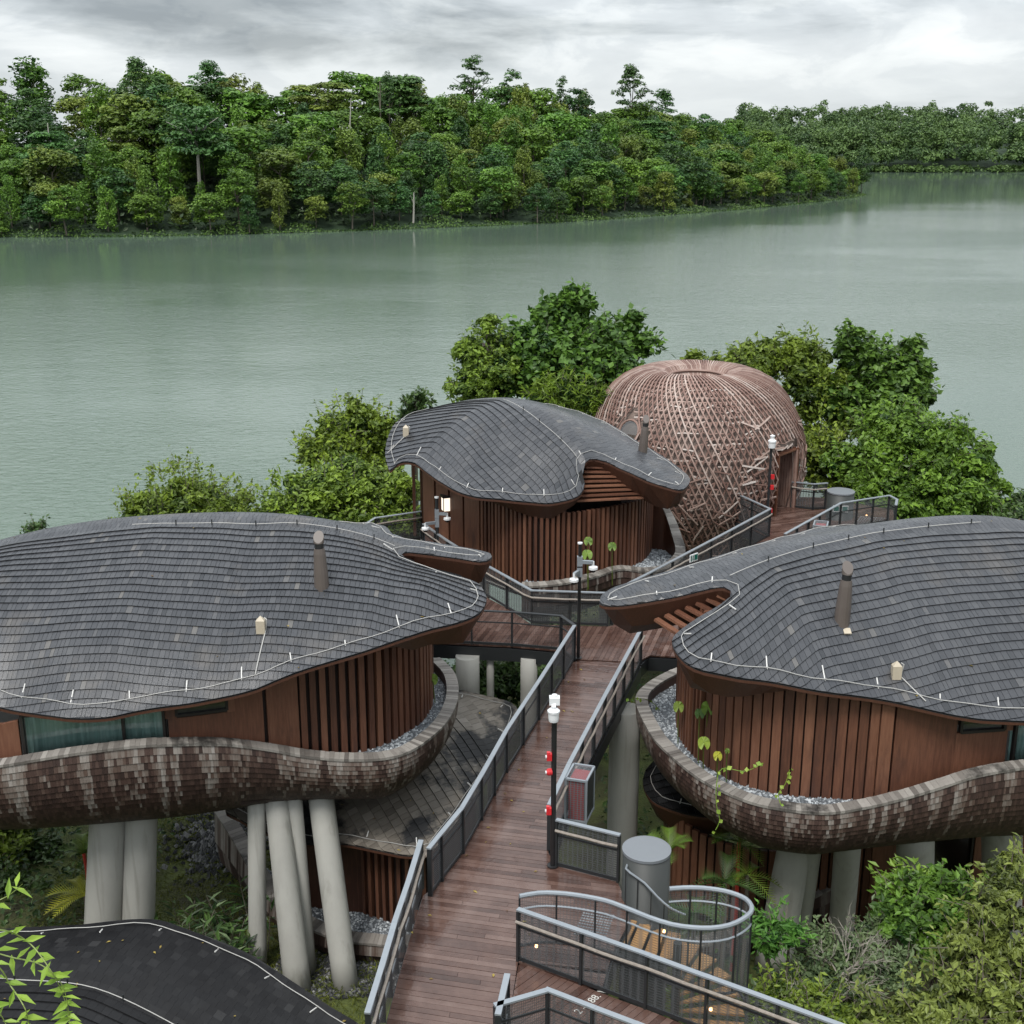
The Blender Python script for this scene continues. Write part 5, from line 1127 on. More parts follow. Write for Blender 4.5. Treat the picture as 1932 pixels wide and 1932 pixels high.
MB().lathe([(.001, -.15), (.10, -.145), (.11, -.09), (.115, .05), (.13, .055), (.135, .10), (.085, .145), (.001, .15)], c1, 20).build('camera_housing', M_WHITEP, p1)
MB().bar(c1+Vector((0, 0, .16)), b1+Vector((0, 0, 4.0)), .09, .07).box(b1+Vector((0, 0, 4.0)), .22, .18, .16).build('bracket', M_WHITEP, p1)
MB().lathe([(.075, 0), (.06, .05), (.001, .06)], b1+Vector((0, 0, 4.08)), 12).build('cap', M_WHITEP, p1)
for z_, kind in ((2.70, 'box'), (2.33, 'bell'), (1.40, 'box')):
    q = b1+Vector((-.10, -.04, z_))
    if kind == 'box': s_ = MB().box(q, .11, .12, .16).box(q+Vector((-.02, 0, .09)), .07, .09, .03).build('siren', M_RED, p1)
    else: s_ = MB().lathe([(.001, -.06), (.08, -.05), (.08, .02), (.055, .06), (.001, .07)], q, 16, axis=(-1, -.3, 0)).build('siren', M_RED, p1)
    MB().lathe([(.001, .09), (.035, .085), (.04, .06)], q, 10, axis=(-1, -.2, 0)).build('strobe_lens', M_WHITEP, s_)
b2, p2 = pole_base(1091, 1242, 3.72, .052, "dark pole with two dome cameras at the walkway junction", M_STEELB)
cam_arm(p2, b2, 3.15, .9, -.3); cam_arm(p2, b2, 2.85, -.45, -.9); MB().lathe([(.075, 0), (.075, .04), (.001, .05)], b2+Vector((0, 0, 3.72)), 12).build('cap', M_WHITEP, p2)
b3, p3 = pole_base(826, 1062, 2.55, .062, "grey pole with two dome cameras beside the lantern of the middle pavilion")
cam_arm(p3, b3, 1.95, .9, -.35); cam_arm(p3, b3, 1.6, -.8, -.5, .5); MB().lathe([(.085, 0), (.085, .05), (.001, .06)], b3+Vector((0, 0, 2.55)), 12).build('cap', M_WHITEP, p3)
b4, p4 = pole_base(1447, 984, 3.55, .055, "grey pole with white lamp head and red sirens in front of the dome door")
MB().lathe([(.001, -.12), (.14, -.1), (.15, .12), (.17, .14), (.17, .2), (.08, .26), (.08, .36), (.11, .4), (.001, .46)], b4+Vector((0, -.1, 3.3)), 18).build('lamp_head', M_WHITEP, p4)
for z_ in (1.95, 1.5, .5): MB().box(b4+Vector((.11, -.05, z_)), .14, .12, .18).build('siren', M_RED, p4)
# lantern on the middle pavilion's corner
lq = P(842, 955, 11.0) if False else P(843, 950, Y=47.3)
ln = thing('lantern', lq-Vector((0, 0, .4)), "glowing square wall lantern with dark cap on the middle pavilion", 'lantern')
MB().box(lq, .34, .34, .52, (1, .35, 0)).build('glass_box', M_LANTERN, ln)
lf = MB()
for sx in (-.18, .18):
    for sy in (-.18, .18):
        o_ = Vector((1, .35, 0)).normalized()*sx+Vector((-.35, 1, 0)).normalized()*sy; lf.bar(lq+o_-Vector((0, 0, .28)), lq+o_+Vector((0, 0, .28)), .03, .03)
lf.build('frame', M_STEELB, ln); MB().box(lq+Vector((0, 0, .31)), .42, .42, .08, (1, .35, 0)).build('cap', M_STEELB, ln); MB().bar(lq+Vector((0, 0, .36)), lq+Vector((.15, 1.0, .42)), .05, .05).build('arm', M_STEELB, ln)

# ------------------------------------------------------------------ cabinets and signs
def cabinet(px, py, label, w=.5, d=.75, H=1.12):
    b = P(px, py, DZ); ax = Vector((.30, .95, 0)).normalized(); sd_ = Vector((ax.y, -ax.x, 0)); root = thing('fire_hose_cabinet', b, label, 'cabinet', 'hose cabinets on the railings')
    m = MB(); up = Vector((0, 0, 1))
    for i in (-1, 1):
        for j in (-1, 1): m.bar(b+ax*d/2*i+sd_*w/2*j, b+ax*d/2*i+sd_*w/2*j+up*H, .05, .05)
    for z_ in (.05, H):
        for i in (-1, 1): m.bar(b+ax*d/2*i-sd_*w/2+up*z_, b+ax*d/2*i+sd_*w/2+up*z_, .05, .05); m.bar(b-ax*d/2+sd_*w/2*i+up*z_, b+ax*d/2+sd_*w/2*i+up*z_, .05, .05)
    m.build('frame', M_GALV, root)
    MB().box(b+up*.56-ax*.02, d*.8, w*.75, 1.0, ax).build('red_box', M_REDCAB, root)
    e = b-ax*(d/2-.01); mobj('end_mesh', [e-sd_*w/2, e+sd_*w/2, e+sd_*w/2+up*H, e-sd_*w/2+up*H], [(0, 1, 2, 3)], M_MESHL, root)
    e = b+sd_*(w/2+.005); mobj('side_panel', [e-ax*d/2, e+ax*d/2, e+ax*d/2+up*H, e-ax*d/2+up*H], [(0, 1, 2, 3)], M_DRUM, root)
    e = b+up*(H-.01); mobj('top_mesh', [e-ax*d/2-sd_*w/2, e+ax*d/2-sd_*w/2, e+ax*d/2+sd_*w/2, e-ax*d/2+sd_*w/2], [(0, 1, 2, 3)], M_MESHL, root)
cabinet(1093, 1538, "red hose cabinet in a grey mesh cage hung outside the near walkway")
cabinet(1545, 1040, "red hose cabinet in a mesh cage on the bridge near the dome", .5, .7)
def exit_sign(c, right, label, w, h, layout):
    r = Vector(right).normalized(); up = Vector((0, 0, 1)); f = r.cross(up); f = -f if f.y > 0 else f; root = thing('exit_sign', c, label, 'sign', 'green exit signs')
    MB().box(c, w, .03, h, r).build('board', M_WHITEP, root)
    def plate(x0, x1, z0, z1, mat, name, lift=.019):
        q = [c+r*a*w/2+up*b*h/2+f*lift for a, b in ((x0, z0), (x1, z0), (x1, z1), (x0, z1))]; mobj(name, q, [(0, 1, 2, 3)], mat, root)
    for a, b in layout: plate(a, b, -.75, .75, M_GREEN, 'green_panel')
    # running figure
    def limb(pts, wd, mat):
        m = MB(); q = [c+r*a*w/2+up*b*h/2+f*.022 for a, b in pts]
        for a, b in zip(q, q[1:]): m.bar(a, b, wd, .004, f)
        m.build('running_figure', mat, root)
    x = layout[0][1]+(layout[1][0]-layout[0][1])/2 if len(layout) > 1 else 0
    limb([(x+.03, .35), (x-.03, -.05), (x+.07, -.3), (x+.02, -.65)], .03, M_GREEN); limb([(x-.03, -.05), (x-.10, -.45)], .03, M_GREEN); limb([(x-.10, .15), (x, .25), (x+.10, .05)], .024, M_GREEN); limb([(x+.02, .45), (x+.06, .65)], .05, M_GREEN)
exit_sign(df+Vector((-.12, -.60, .55)), (1, -.12, 0), "green exit sign with running figure on the grey drum by the dome", .62, .27, [(-.92, -.22), (.22, .92)])
exit_sign(P(1309, 1052, Y=41.2), (.72, .69, 0), "small green exit sign with arrow on the bridge railing above the right roof", .42, .26, [(-.85, -.6), (.05, .9)])
# painted lettering on a plank of the side boardwalk
tx = bpy.data.curves.new('lettering', 'FONT'); tx.body = "2 - 188. V"; tx.size = .22; tx.extrude = .001; tx.align_x = 'CENTER'; tx.align_y = 'CENTER'
to = bpy.data.objects.new('lettering', tx); COL.objects.link(to); bpy.context.view_layer.update()
me = bpy.data.meshes.new_from_object(to.evaluated_get(bpy.context.evaluated_depsgraph_get())); bpy.data.objects.remove(to)
me.name = 'lettering'; me.materials.append(M_TEXT); lo_ = bpy.data.objects.new('painted_lettering', me); q = P(1115, 1889, DZ+.008)
lo_.location = q; lo_.rotation_euler = (0, 0, R(50)); link(lo_, None, q); tag(lo_, "white painted characters on a plank of the side boardwalk", 'lettering')
for i, (px, py, z_) in enumerate([(1012, 1785, 9.95), (1341, 1904, 10.0), (1253, 1757, 9.6), (1635, 972, 9.9)]):
    q = P(px, py, z_); o = MB().lathe([(.001, -.03), (.03, -.02), (.03, .02), (.001, .03)], q, 10).build('marker_light', M_LAMP, None)
    tag(o, ["tiny warm marker light on the first post of the long front railing", "tiny warm marker light on the railing beside the leafy shrubs", "tiny warm marker light at the foot of the bent stair handrail", "tiny warm marker light on the far platform behind pale mesh"][i], 'light', 'marker lights')
# ------------------------------------------------------------------ vegetation
def leaves(c, nrm, size, aspect=.5, fold=.15, tint=None, dirs=None):
    """pointed two-triangle leaves: c (n,3) centres, nrm (n,3) face normals, size (n,)"""
    n = len(c); nrm = nrm/(np.linalg.norm(nrm, axis=1)[:, None]+1e-9)
    if dirs is None: dirs = rng.normal(size=(n, 3))
    d = dirs-nrm*(dirs*nrm).sum(1)[:, None]; d /= np.linalg.norm(d, axis=1)[:, None]+1e-9; s = np.cross(nrm, d); L_ = size[:, None]
    base = c-d*L_*.5; tip = c+d*L_*.5-nrm*L_*.06; lf = c+s*L_*aspect*.5+nrm*L_*fold*.5-d*L_*.05; rt = c-s*L_*aspect*.5+nrm*L_*fold*.5-d*L_*.05
    V = np.stack([base, rt, tip, lf], 1).reshape(-1, 3); b = np.arange(n)[:, None]*4
    F = np.concatenate([b+np.array([[0, 1, 2]]), b+np.array([[0, 2, 3]])]); t = np.repeat(tint if tint is not None else rng.random(n), 4)
    return V, F, t
def sphere_dirs(n, zmin=-1.0):
    z = rng.uniform(zmin, 1, n); a = rng.uniform(0, 6.283, n); r = np.sqrt(1-z*z); return np.column_stack([r*np.cos(a), r*np.sin(a), z])
def clump_leaves(cc, cr, per, size, flat=.75, up=.55, tvar=.16, ctint=None, aspect=.55, zmin=-.55, droop=0.0):
    """leaves over clumps: cc (m,3), cr (m,)"""
    m = len(cc); n = m*per; idx = np.repeat(np.arange(m), per); d = sphere_dirs(n, zmin); rad = cr[idx]*rng.uniform(.62, 1.06, n)
    c = cc[idx]+d*rad[:, None]*np.array([1, 1, flat]); nm = d*.8+np.array([0, 0, up])+rng.normal(0, .42, (n, 3))
    ct = ctint if ctint is not None else rng.uniform(.3, .95, m)
    t = np.clip(ct[idx]+rng.normal(0, tvar, n), 0, 1); sz = size*rng.uniform(.5, 1.45, n)
    dirs = rng.normal(size=(n, 3)); dirs[:, 2] -= droop
    return leaves(c, nm, sz, aspect, .15, t, dirs)
def join(parts):
    V = []; F = []; T = []; o = 0
    for v, f, t in parts: V.append(v); F.append(f+o); T.append(t); o += len(v)
    return np.concatenate(V), np.concatenate(F), np.concatenate(T)

G1 = leaf_mat('forest_leaf', (0.0275, 0.0750, 0.0100), (0.1620, 0.2940, 0.0360), .014, .22, .22)
G2 = leaf_mat('forest_leaf_dark', (0.0163, 0.0537, 0.0150), (0.0864, 0.1860, 0.0408), .012, .24, .2)
G3 = leaf_mat('forest_leaf_olive', (0.0400, 0.0725, 0.0112), (0.1920, 0.2580, 0.0408), .014, .2, .22)
GN = leaf_mat('near_leaf', (0.0136, 0.0422, 0.0081), (0.2082, 0.3122, 0.0356), .02, .15, .3)
GY = leaf_mat('yellow_green_leaf', (0.0273, 0.0601, 0.0068), (0.2379, 0.3221, 0.0337), .012, .12, .3)
GD = leaf_mat('deep_green_leaf', (0.0112, 0.0341, 0.0087), (0.0924, 0.1680, 0.0420), .015, .15, .25)
GP = leaf_mat('pale_shrub_leaf', (0.0307, 0.0532, 0.0096), (0.2329, 0.3172, 0.0694), .02, .12, .3)
GB = leaf_mat('bright_twig_leaf', (.16, .28, .035), (.38, .52, .08), .01, .08, .4)
GYP = leaf_mat('yellow_palm_leaf', (.22, .25, .02), (.48, .48, .05), .01, .05, .3)

# --- forest tree kinds (shared meshes): crown + trunk with its foot at z = 0
def forest_kind(style, H, W, mat, trunk=M_TRUNK, seed=0):
    parts = []
    if style == 'round':
        m = 50; d = sphere_dirs(m, -.8); ch = H*.86; cz = H-ch/2
        kk = rng.uniform(.8, 1.05, m); cc = np.column_stack([d[:, 0]*W*.37*kk, d[:, 1]*W*.37*kk, cz+d[:, 2]*ch*.42*kk]); cr = rng.uniform(.12, .22, m)*W
        parts.append(clump_leaves(cc, cr, 58, .075*W, .7, ctint=rng.uniform(.15, .9, m)))
    elif style == 'tall':
        m = 54; z = rng.uniform(.10, 1, m); wid = W*.38*np.sqrt(np.clip(1.08-z, .06, 1))*rng.uniform(.5, 1.05, m); a = rng.uniform(0, 6.28, m)
        cc = np.column_stack([np.cos(a)*wid, np.sin(a)*wid, z*H*.95]); cr = rng.uniform(.13, .21, m)*W
        parts.append(clump_leaves(cc, cr, 55, .085*W, 1.0, up=.35, droop=.8, ctint=rng.uniform(.15, .9, m)))
    elif style == 'umbrella':
        m = 60; lay = rng.integers(0, 4, m); a = rng.uniform(0, 6.28, m); rr = np.sqrt(rng.random(m))*W*.46*(1-.17*lay)
        cc = np.column_stack([np.cos(a)*rr, np.sin(a)*rr, H*(.56+.11*lay)+rng.normal(0, .35, m)-rr*.10]); cr = rng.uniform(.10, .17, m)*W
        parts.append(clump_leaves(cc, cr, 60, .062*W, .5, up=1.0, zmin=-.3))
    elif style == 'sparse':
        m = 44; a = rng.uniform(0, 6.28, m); z = rng.uniform(.58, 1, m); rr = W*.46*np.sqrt(rng.random(m))*np.sin(np.clip((1.05-z)/.5, .15, 1)*1.57)
        cc = np.column_stack([np.cos(a)*rr, np.sin(a)*rr, z*H]); cr = rng.uniform(.09, .16, m)*W
        parts.append(clump_leaves(cc, cr, 56, .058*W, .55, up=.9, zmin=-.3))
    elif style == 'vined':
        m = 46; z = rng.uniform(.08, 1, m); wid = W*.38*np.sqrt(np.clip(1.15-z, .1, 1))*rng.uniform(.6, 1.0, m); a = rng.uniform(0, 6.28, m)
        cc = np.column_stack([np.cos(a)*wid, np.sin(a)*wid, z*H*.94]); cr = rng.uniform(.10, .18, m)*W
        parts.append(clump_leaves(cc, cr, 60, .080*W, 1.6, up=.25, droop=1.6, tvar=.14))
    V, F, T = join(parts); crown = mesh_data('crown', V, F, mat, tint=T)
    tb = MB(); k = 5; bend = rng.normal(0, .02, 2)*H
    tr = .012*H if style != 'umbrella' else .02*H
    th_ = .82 if style in ('umbrella', 'sparse') else .6
    tb.tube([(bend[0]*(i/k)**2, bend[1]*(i/k)**2, H*th_*i/k-.4) for i in range(k+1)], [tr*(1.15-.75*i/k) for i in range(k+1)], 7)
    for i in range(7 if style in ('umbrella', 'sparse') else 4):
        a = rng.uniform(0, 6.28); z0 = H*rng.uniform(.45, .68); ln = W*rng.uniform(.25, .42)
        tb.tube([(0, 0, z0), (math.cos(a)*ln*.5, math.sin(a)*ln*.5, z0+H*.10), (math.cos(a)*ln, math.sin(a)*ln, z0+H*.17)], [tr*.45, tr*.3, tr*.12], 5)
    return crown, mesh_data('trunk', tb.v, tb.f, trunk, tint=tb.t)
KIND = []
for style, W, mat, label, grp in [
        ('round', 13, G1, "broad round-crowned green tree in the forest across the lake", 'round forest trees'), ('round', 11, G2, "dark round-crowned tree in the forest across the lake", 'dark round forest trees'),
        ('round', 12, G3, "olive round-crowned tree in the forest across the lake", 'olive round forest trees'), ('tall', 9, G1, "tall narrow green tree in the forest across the lake", 'tall narrow forest trees'),
        ('tall', 8.5, G2, "tall narrow dark tree in the forest across the lake", 'tall dark forest trees'), ('vined', 9, G1, "vine-draped green tree in the forest across the lake", 'vine-draped forest trees'),
        ('vined', 8.5, G3, "vine-draped olive tree in the forest across the lake", 'vine-draped olive forest trees'), ('umbrella', 14, G2, "flat-topped dark tree in the forest across the lake", 'flat-topped forest trees'),
        ('umbrella', 12, G3, "flat-topped olive tree in the forest across the lake", 'flat-topped olive forest trees'), ('round', 10, G1, "compact bushy green tree in the forest across the lake", 'compact forest trees'),
        ('tall', 10, G3, "tall narrow olive tree in the forest across the lake", 'tall olive forest trees')]:
    KIND.append((*forest_kind(style, 20.0, W, mat), label, grp))
def plant_forest(k, x, y, z, H, spin, wf=1.0, name='forest_tree', label=None, group=None):
    crown, trunk, lab, grp = KIND[k]; s = H/20.0; root = thing(name, (x, y, z), label or lab, 'tree', group or grp)
    for nm, me in (('crown', crown), ('trunk', trunk)):
        o = bpy.data.objects.new(nm, me); o.parent = root; o.scale = (s*wf, s*wf, s); o.rotation_euler = (0, 0, spin); COL.objects.link(o)
    return root
keep_clear = []
def special(px, d, top_y, k, wf, label, name='emergent_tree', base=None):
    best = min(np.linspace(.05, .99, 400), key=lambda s: abs(proj(np.array([*far_point(s, d), 20.0]))[0]-px)); x, y = far_point(best, d); z = hill_profile(d, best)
    b = (top_y-CY)/F_PX; H = CAM_H+y*math.tan(-PITCH-math.atan(b))-z; plant_forest(k, x, y, z-.3, H, random.uniform(0, 6), wf, name, label, 'emergent forest trees'); return x, y
KIND.append((*forest_kind('umbrella', 20, 14, G2, M_PALET), '', '')); KU = len(KIND)-1
KIND.append((*forest_kind('sparse', 20, 11, G2, M_TRUNK), '', '')); KS = len(KIND)-1
KIND.append((*forest_kind('sparse', 20, 8, G2, M_TRUNK), '', '')); KT = len(KIND)-1
keep_clear.append((special(376, 20, 182, KU, 1.0, "dark umbrella-crowned tree with bare white trunk standing out of the forest"), 11, 2))
special(1187, 62, 124, KS, .85, "lone tall open-crowned tree rising highest above the forest skyline"); special(1058, 70, 144, KT, .85, "slender tree with a small flat tuft above the skyline")
special(890, 80, 106, KT, 1.35, "tall ragged two-headed tree breaking the skyline"); special(965, 78, 131, KT, 1.2, "open tree just behind the ragged skyline tree"); special(268, 70, 110, KS, .9, "open-topped tree above the dark crowns on the skyline")
special(400, 72, 117, KS, 1.1, "wide open-crowned tree with sky showing through it"); special(1385, 85, 170, KS, 1.0, "pale round tree standing above the low right end of the forest"); special(738, 60, 136, KT, .7, "thin ragged tree next to a dead snag"); special(775, 66, 141, KT, .7, "thin dark tree right of the dead snag")
rows_ = [(1.5, 8.5, 11), (8, 9.5, 14), (17, 11, 16.5), (28, 11.5, 18), (40, 12, 19.5), (53, 12.5, 20.5), (67, 12.5, 22), (82, 13, 22.5)]
cnt = 0
for d, sp, H in rows_:
    s = .005+random.uniform(0, .01); tot = 450.0
    while s < 1.0:
        x, y = far_point(s, d+random.uniform(-3.5, 3.5)); z = hill_profile(d, s); h = H*random.uniform(.78, 1.22)*(1-.10*max(0, s-.6)/.4)
        px, _ = proj(np.array([x, y, z+5]))
        if -330 < px < 1700:
            ok = True
            for (cx_, cy_), rad, mh in keep_clear:
                if abs(x-cx_) < rad*.55 and y < cy_-.5: ok = ok and h < 9.5; h = min(h, 8.0); ok = True
            k = random.choices(range(11), [8, 4, 4, 2, 2, 4, 3, 1, 1, 7, 1])[0]
            where = ' at the waterline' if d < 5 else ' low on the slope' if d < 20 else ' on the middle slope' if d < 45 else ' below the skyline' if d < 70 else ' on the skyline'
            if s > .86: where += ' near the headland'
            lab = KIND[k][2].replace(' in the forest across the lake', '')+where+' across the lake'
            plant_forest(k, x, y, z-.4, h, random.uniform(0, 6.28), random.uniform(1.15, 1.5), 'forest_tree', lab, lab and KIND[k][3]+where); cnt += 1
        s += sp*random.uniform(.8, 1.2)/tot
# headland tip tree leaning over the water
x, y = far_point(.992, 2); plant_forest(1, x+3, y-1, -.2, 19, 1.0, .8, 'forest_tree', "dark tree overhanging the water at the tip of the headland", None)
# bare snags and pale trunks
for i, (px, py0, py1, d, lab) in enumerate([(720, 178, 153, 62, "bare dead snag standing on the skyline"), (105, 250, 232, 30, "broken pale trunk at the left of the forest"), (660, 205, 186, 40, "leaning pale broken trunk below the skyline"), (775, 400, 362, 4, "pale forked trunk near the waterline")]):
    best = min(np.linspace(.05, .99, 300), key=lambda s: abs(proj(np.array([*far_point(s, d), 15.0]))[0]-px)); x, y = far_point(best, d); z0 = hill_profile(d, best)
    z1 = CAM_H+y*math.tan(-PITCH-math.atan((py1-CY)/F_PX)); y -= 3
    m = MB(); m.tube([(x, y, z0-.5), (x+.2, y, z0*.5+z1*.5), (x+(1.2 if i == 2 else .3), y, z1)], [.30, .24, .12], 7)
    if i in (0, 3): m.tube([(x+.2, y, z0*.4+z1*.6), (x-.7, y, z1-.8)], [.13, .05], 5)
    tag(m.build('dead_tree', M_PALET if i else M_TRUNK, None), lab, 'dead tree', 'bare trunks in the forest')
# waterline thicket along the far shore: nobody could count it
n = 15000; sidx = rng.uniform(.04, 1, n); dd = rng.uniform(-2.5, 5, n); pts = np.array([(*far_point(a, b), 0) for a, b in zip(sidx, dd)])
bank = np.sin(sidx*140)+np.sin(sidx*53+1); hh = (1.5+.9*np.clip(bank, -1, 2))*rng.random(n)*np.clip((dd+3)/3.5, .25, 1); pts[:, 2] = hh+.05
V, F, T = leaves(pts, sphere_dirs(n, -.2)+[0, -.4, .5], rng.uniform(.45, 1.0, n), .6, .1, np.clip(.55+.18*bank+rng.normal(0, .16, n), 0, 1))
tag(mobj('shoreline_thicket', V, F, leaf_mat('thicket_leaf', (0.0225, 0.0562, 0.0120), (0.0978, 0.1742, 0.0340), 0, 0, .25), tint=T), kind='stuff')
# understorey fill on the hillside so no bare ground shows
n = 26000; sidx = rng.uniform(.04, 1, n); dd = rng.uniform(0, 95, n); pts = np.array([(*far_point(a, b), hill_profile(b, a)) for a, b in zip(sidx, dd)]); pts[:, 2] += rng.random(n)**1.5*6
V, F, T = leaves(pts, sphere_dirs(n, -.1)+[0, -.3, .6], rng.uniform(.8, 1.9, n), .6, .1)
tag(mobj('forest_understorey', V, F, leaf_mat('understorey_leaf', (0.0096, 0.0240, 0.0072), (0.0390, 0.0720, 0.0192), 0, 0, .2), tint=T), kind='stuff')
# distant bank: a far-off wood
cc = []; cr = []
for i in range(520):
    a = rng.uniform(0, 1); px = 1390+a*700; d = 2+228*rng.random()**1.5; q = P(px, 324+a*2.5, 0); k = (q.y+d)/q.y; H = rng.uniform(17, 30)*(1 if d > 15 else .62)
    bx, by, bz = q.x*k, q.y+d, .5+d*.11
    m = 9; dd_ = sphere_dirs(m, -.3); W = rng.uniform(11, 17)
    cc.append(np.column_stack([bx+dd_[:, 0]*W*.34, by+dd_[:, 1]*W*.34, bz+H*.62+dd_[:, 2]*H*.30])); cr.append(rng.uniform(.18, .3, m)*W)
for i in range(150):                     # low growth at its water's edge
    a = rng.uniform(0, 1); q = P(1390+a*700, 324+a*2.5, 0); cc.append(np.column_stack([q.x+rng.normal(0, 3, 3), q.y+rng.uniform(0, 6, 3), rng.uniform(.5, 3.5, 3)])); cr.append(rng.uniform(1.8, 3.2, 3))
cc = np.concatenate(cc); cr = np.concatenate(cr); V, F, T = clump_leaves(cc, cr, 30, 2.0, .8, ctint=np.concatenate([np.repeat(rng.uniform(.15, .85, 520), 9), rng.uniform(.4, .9, 450)]))
tag(mobj('distant_forest', V, F, leaf_mat('distant_leaf', (0.0325, 0.0725, 0.0225), (0.1380, 0.2220, 0.0600), 0, 0, .2), tint=T), kind='stuff')

# --- trees around the pavilions
def near_tree(name, label, blobs, mat, leaf=.24, dens=95, trunk_at=None, aspect=.55, group=None, flat=.85, clump=.42, cat='tree', droop=0.0, thin=1.0, nclump=1.0, trunk_mat=None):
    """blobs: (px, py, depth Y, radius m[, z-squash])"""
    cc = []; cr = []; bc = []; ctn = []
    for b in blobs:
        q = P(b[0], b[1], Y=b[2]); r = b[3]; sq = b[4] if len(b) > 4 else .85; bc.append((q, r)); m1 = int(5+6*r)
        for _ in range(m1):
            sc0 = np.array(q)+sphere_dirs(1, -.8)[0]*r*rng.uniform(.35, .88)*np.array([1, 1, sq]); rs = r*rng.uniform(.24, .46); mm = max(3, int(17*rs*rs*nclump+3)); tn = rng.uniform(.18, .92)
            d = sphere_dirs(mm, -.7); cc.append(sc0+d*rs*rng.uniform(.35, .95, mm)[:, None]*np.array([1, 1, .8])); cr.append(rng.uniform(.6, 1.15, mm)*clump*min(1, .55+.5*rs)); ctn += list(np.clip(tn+rng.normal(0, .12, mm), .05, 1))
    cc = np.concatenate(cc); cr = np.concatenate(cr)*rng.uniform(.55, 1.25, len(np.concatenate(cr))); parts_ = [clump_leaves(cc, cr, int(dens*thin*.88), leaf, flat, aspect=aspect, droop=droop, tvar=.17, ctint=np.array(ctn))]
    sp_c, sp_d, sp_t, tw_ = [], [], [], []
    for q, r in bc:                                   # loose sprays that break the outline
        for _ in range(int(7+16*r)):
            dv = sphere_dirs(1, -.25)[0]; p = np.array(q)+dv*r*.85*np.array([1, 1, .9]); g = dv*.7+np.array([0, 0, .5])+rng.normal(0, .35, 3); g /= np.linalg.norm(g); ln_ = rng.uniform(.25, .75)*(.5+.5*r); t_ = rng.uniform(.35, 1); tw_.append((p, p+g*ln_))
            for k in range(9): a = rng.normal(0, 1, 3); sp_c.append(p+g*ln_*k/8+a*leaf*.35); sp_d.append(g+a*.8); sp_t.append(np.clip(t_+rng.normal(0, .12), 0, 1))
        m = int(130*r*r); dv = sphere_dirs(m, -.6); sp_c += list(np.array(q)+dv*(r*rng.uniform(.75, 1.12, m))[:, None]*np.array([1, 1, .88])); sp_d += list(rng.normal(0, 1, (m, 3))); sp_t += list(rng.uniform(.2, 1, m))
    sp_c = np.array(sp_c); parts_.append(leaves(sp_c, rng.normal(0, .6, sp_c.shape)+[0, -.2, .9], rng.uniform(.7, 1.3, len(sp_c))*leaf, aspect, .15, np.array(sp_t), np.array(sp_d)))
    V, F, T = join(parts_)
    c0 = sum((np.array(q) for q, _ in bc), np.zeros(3))/len(bc); tx_, ty_ = trunk_at or (c0[0], c0[1]); gz = ground_z(tx_, ty_)
    root = thing(name, (tx_, ty_, gz), label, cat, group)
    mobj('crown', V, F, mat, root, tint=T)
    tb = MB(); base = Vector((tx_, ty_, gz-.3)); low = min(q.z for q, _ in bc); fork = Vector((tx_*.7+c0[0]*.3, ty_*.7+c0[1]*.3, gz+(low-gz)*.6))
    rr = .05+.018*max(1, (c0[2]-gz)); tb.tube([base, (base+fork)/2+Vector((.1, 0, 0)), fork], [rr, rr*.8, rr*.65], 8)
    for q, r in bc: tb.tube([fork, (fork+q)/2+Vector((rng.normal(0, .15), rng.normal(0, .15), .2)), q+Vector((0, 0, r*.4))], [rr*.5, rr*.3, rr*.1], 6)
    for i in range(0, len(cc), 3): 
        q, r = min(bc, key=lambda t: (Vector(cc[i])-t[0]).length); tb.tube([q, Vector(cc[i])], [rr*.16, .012], 4)
    for a, b in tw_: tb.tube([Vector(tuple(a)), Vector(tuple(b))], [.014, .006], 4)
    tb.build('trunk', trunk_mat or M_TRUNK, root); return root
grp = 'trees on the near bank'
near_tree('shrub_tree', "rounded yellow-green vine-covered tree above the left roof ridge", [(340, 958, 50, 2.1, .75), (285, 985, 49.5, 1.6, .7), (405, 975, 50, 1.8, .75), (440, 1000, 49.5, 1.2, .7), (350, 1010, 50, 2.2, .7)], GY, .20, 120, group=grp, clump=.40)
near_tree('shrub_tree', "tall rounded green tree reaching to the tip of the middle roof", [(672, 812, 57, 1.7), (620, 862, 56.5, 1.6), (700, 868, 57, 1.6), (650, 905, 56, 1.8), (735, 830, 57.5, 1.0)], leaf_mat('warm_green_leaf', (0.0245, 0.0532, 0.0068), (0.2428, 0.3221, 0.0317), .01, .1, .3), .22, 120, group=grp, clump=.42)
near_tree('shrub_tree', "wide leafy green tree between the left roof and the middle pavilion", [(560, 958, 52, 1.7), (640, 950, 52, 1.9), (715, 945, 52, 1.7), (745, 990, 51, 1.2), (520, 990, 51, 1.0), (600, 1000, 51, 1.6), (700, 1000, 51, 1.6)], GN, .24, 110, group=grp, clump=.44)
near_tree('sapling', "small isolated sapling crown against the lake left of the middle roof", [(786, 765, 60, .7, 1.1), (775, 790, 60, .5)], GD, .24, 60, group=grp, clump=.26)
near_tree('shrub_tree', "columnar leafy tree at the left behind the middle pavilion", [(918, 650, 61, 1.1, 1.3), (900, 690, 61, 1.2, 1.2), (930, 720, 60, 1.4), (885, 740, 60, 1.1)], GN, .24, 95, group=grp, clump=.40)
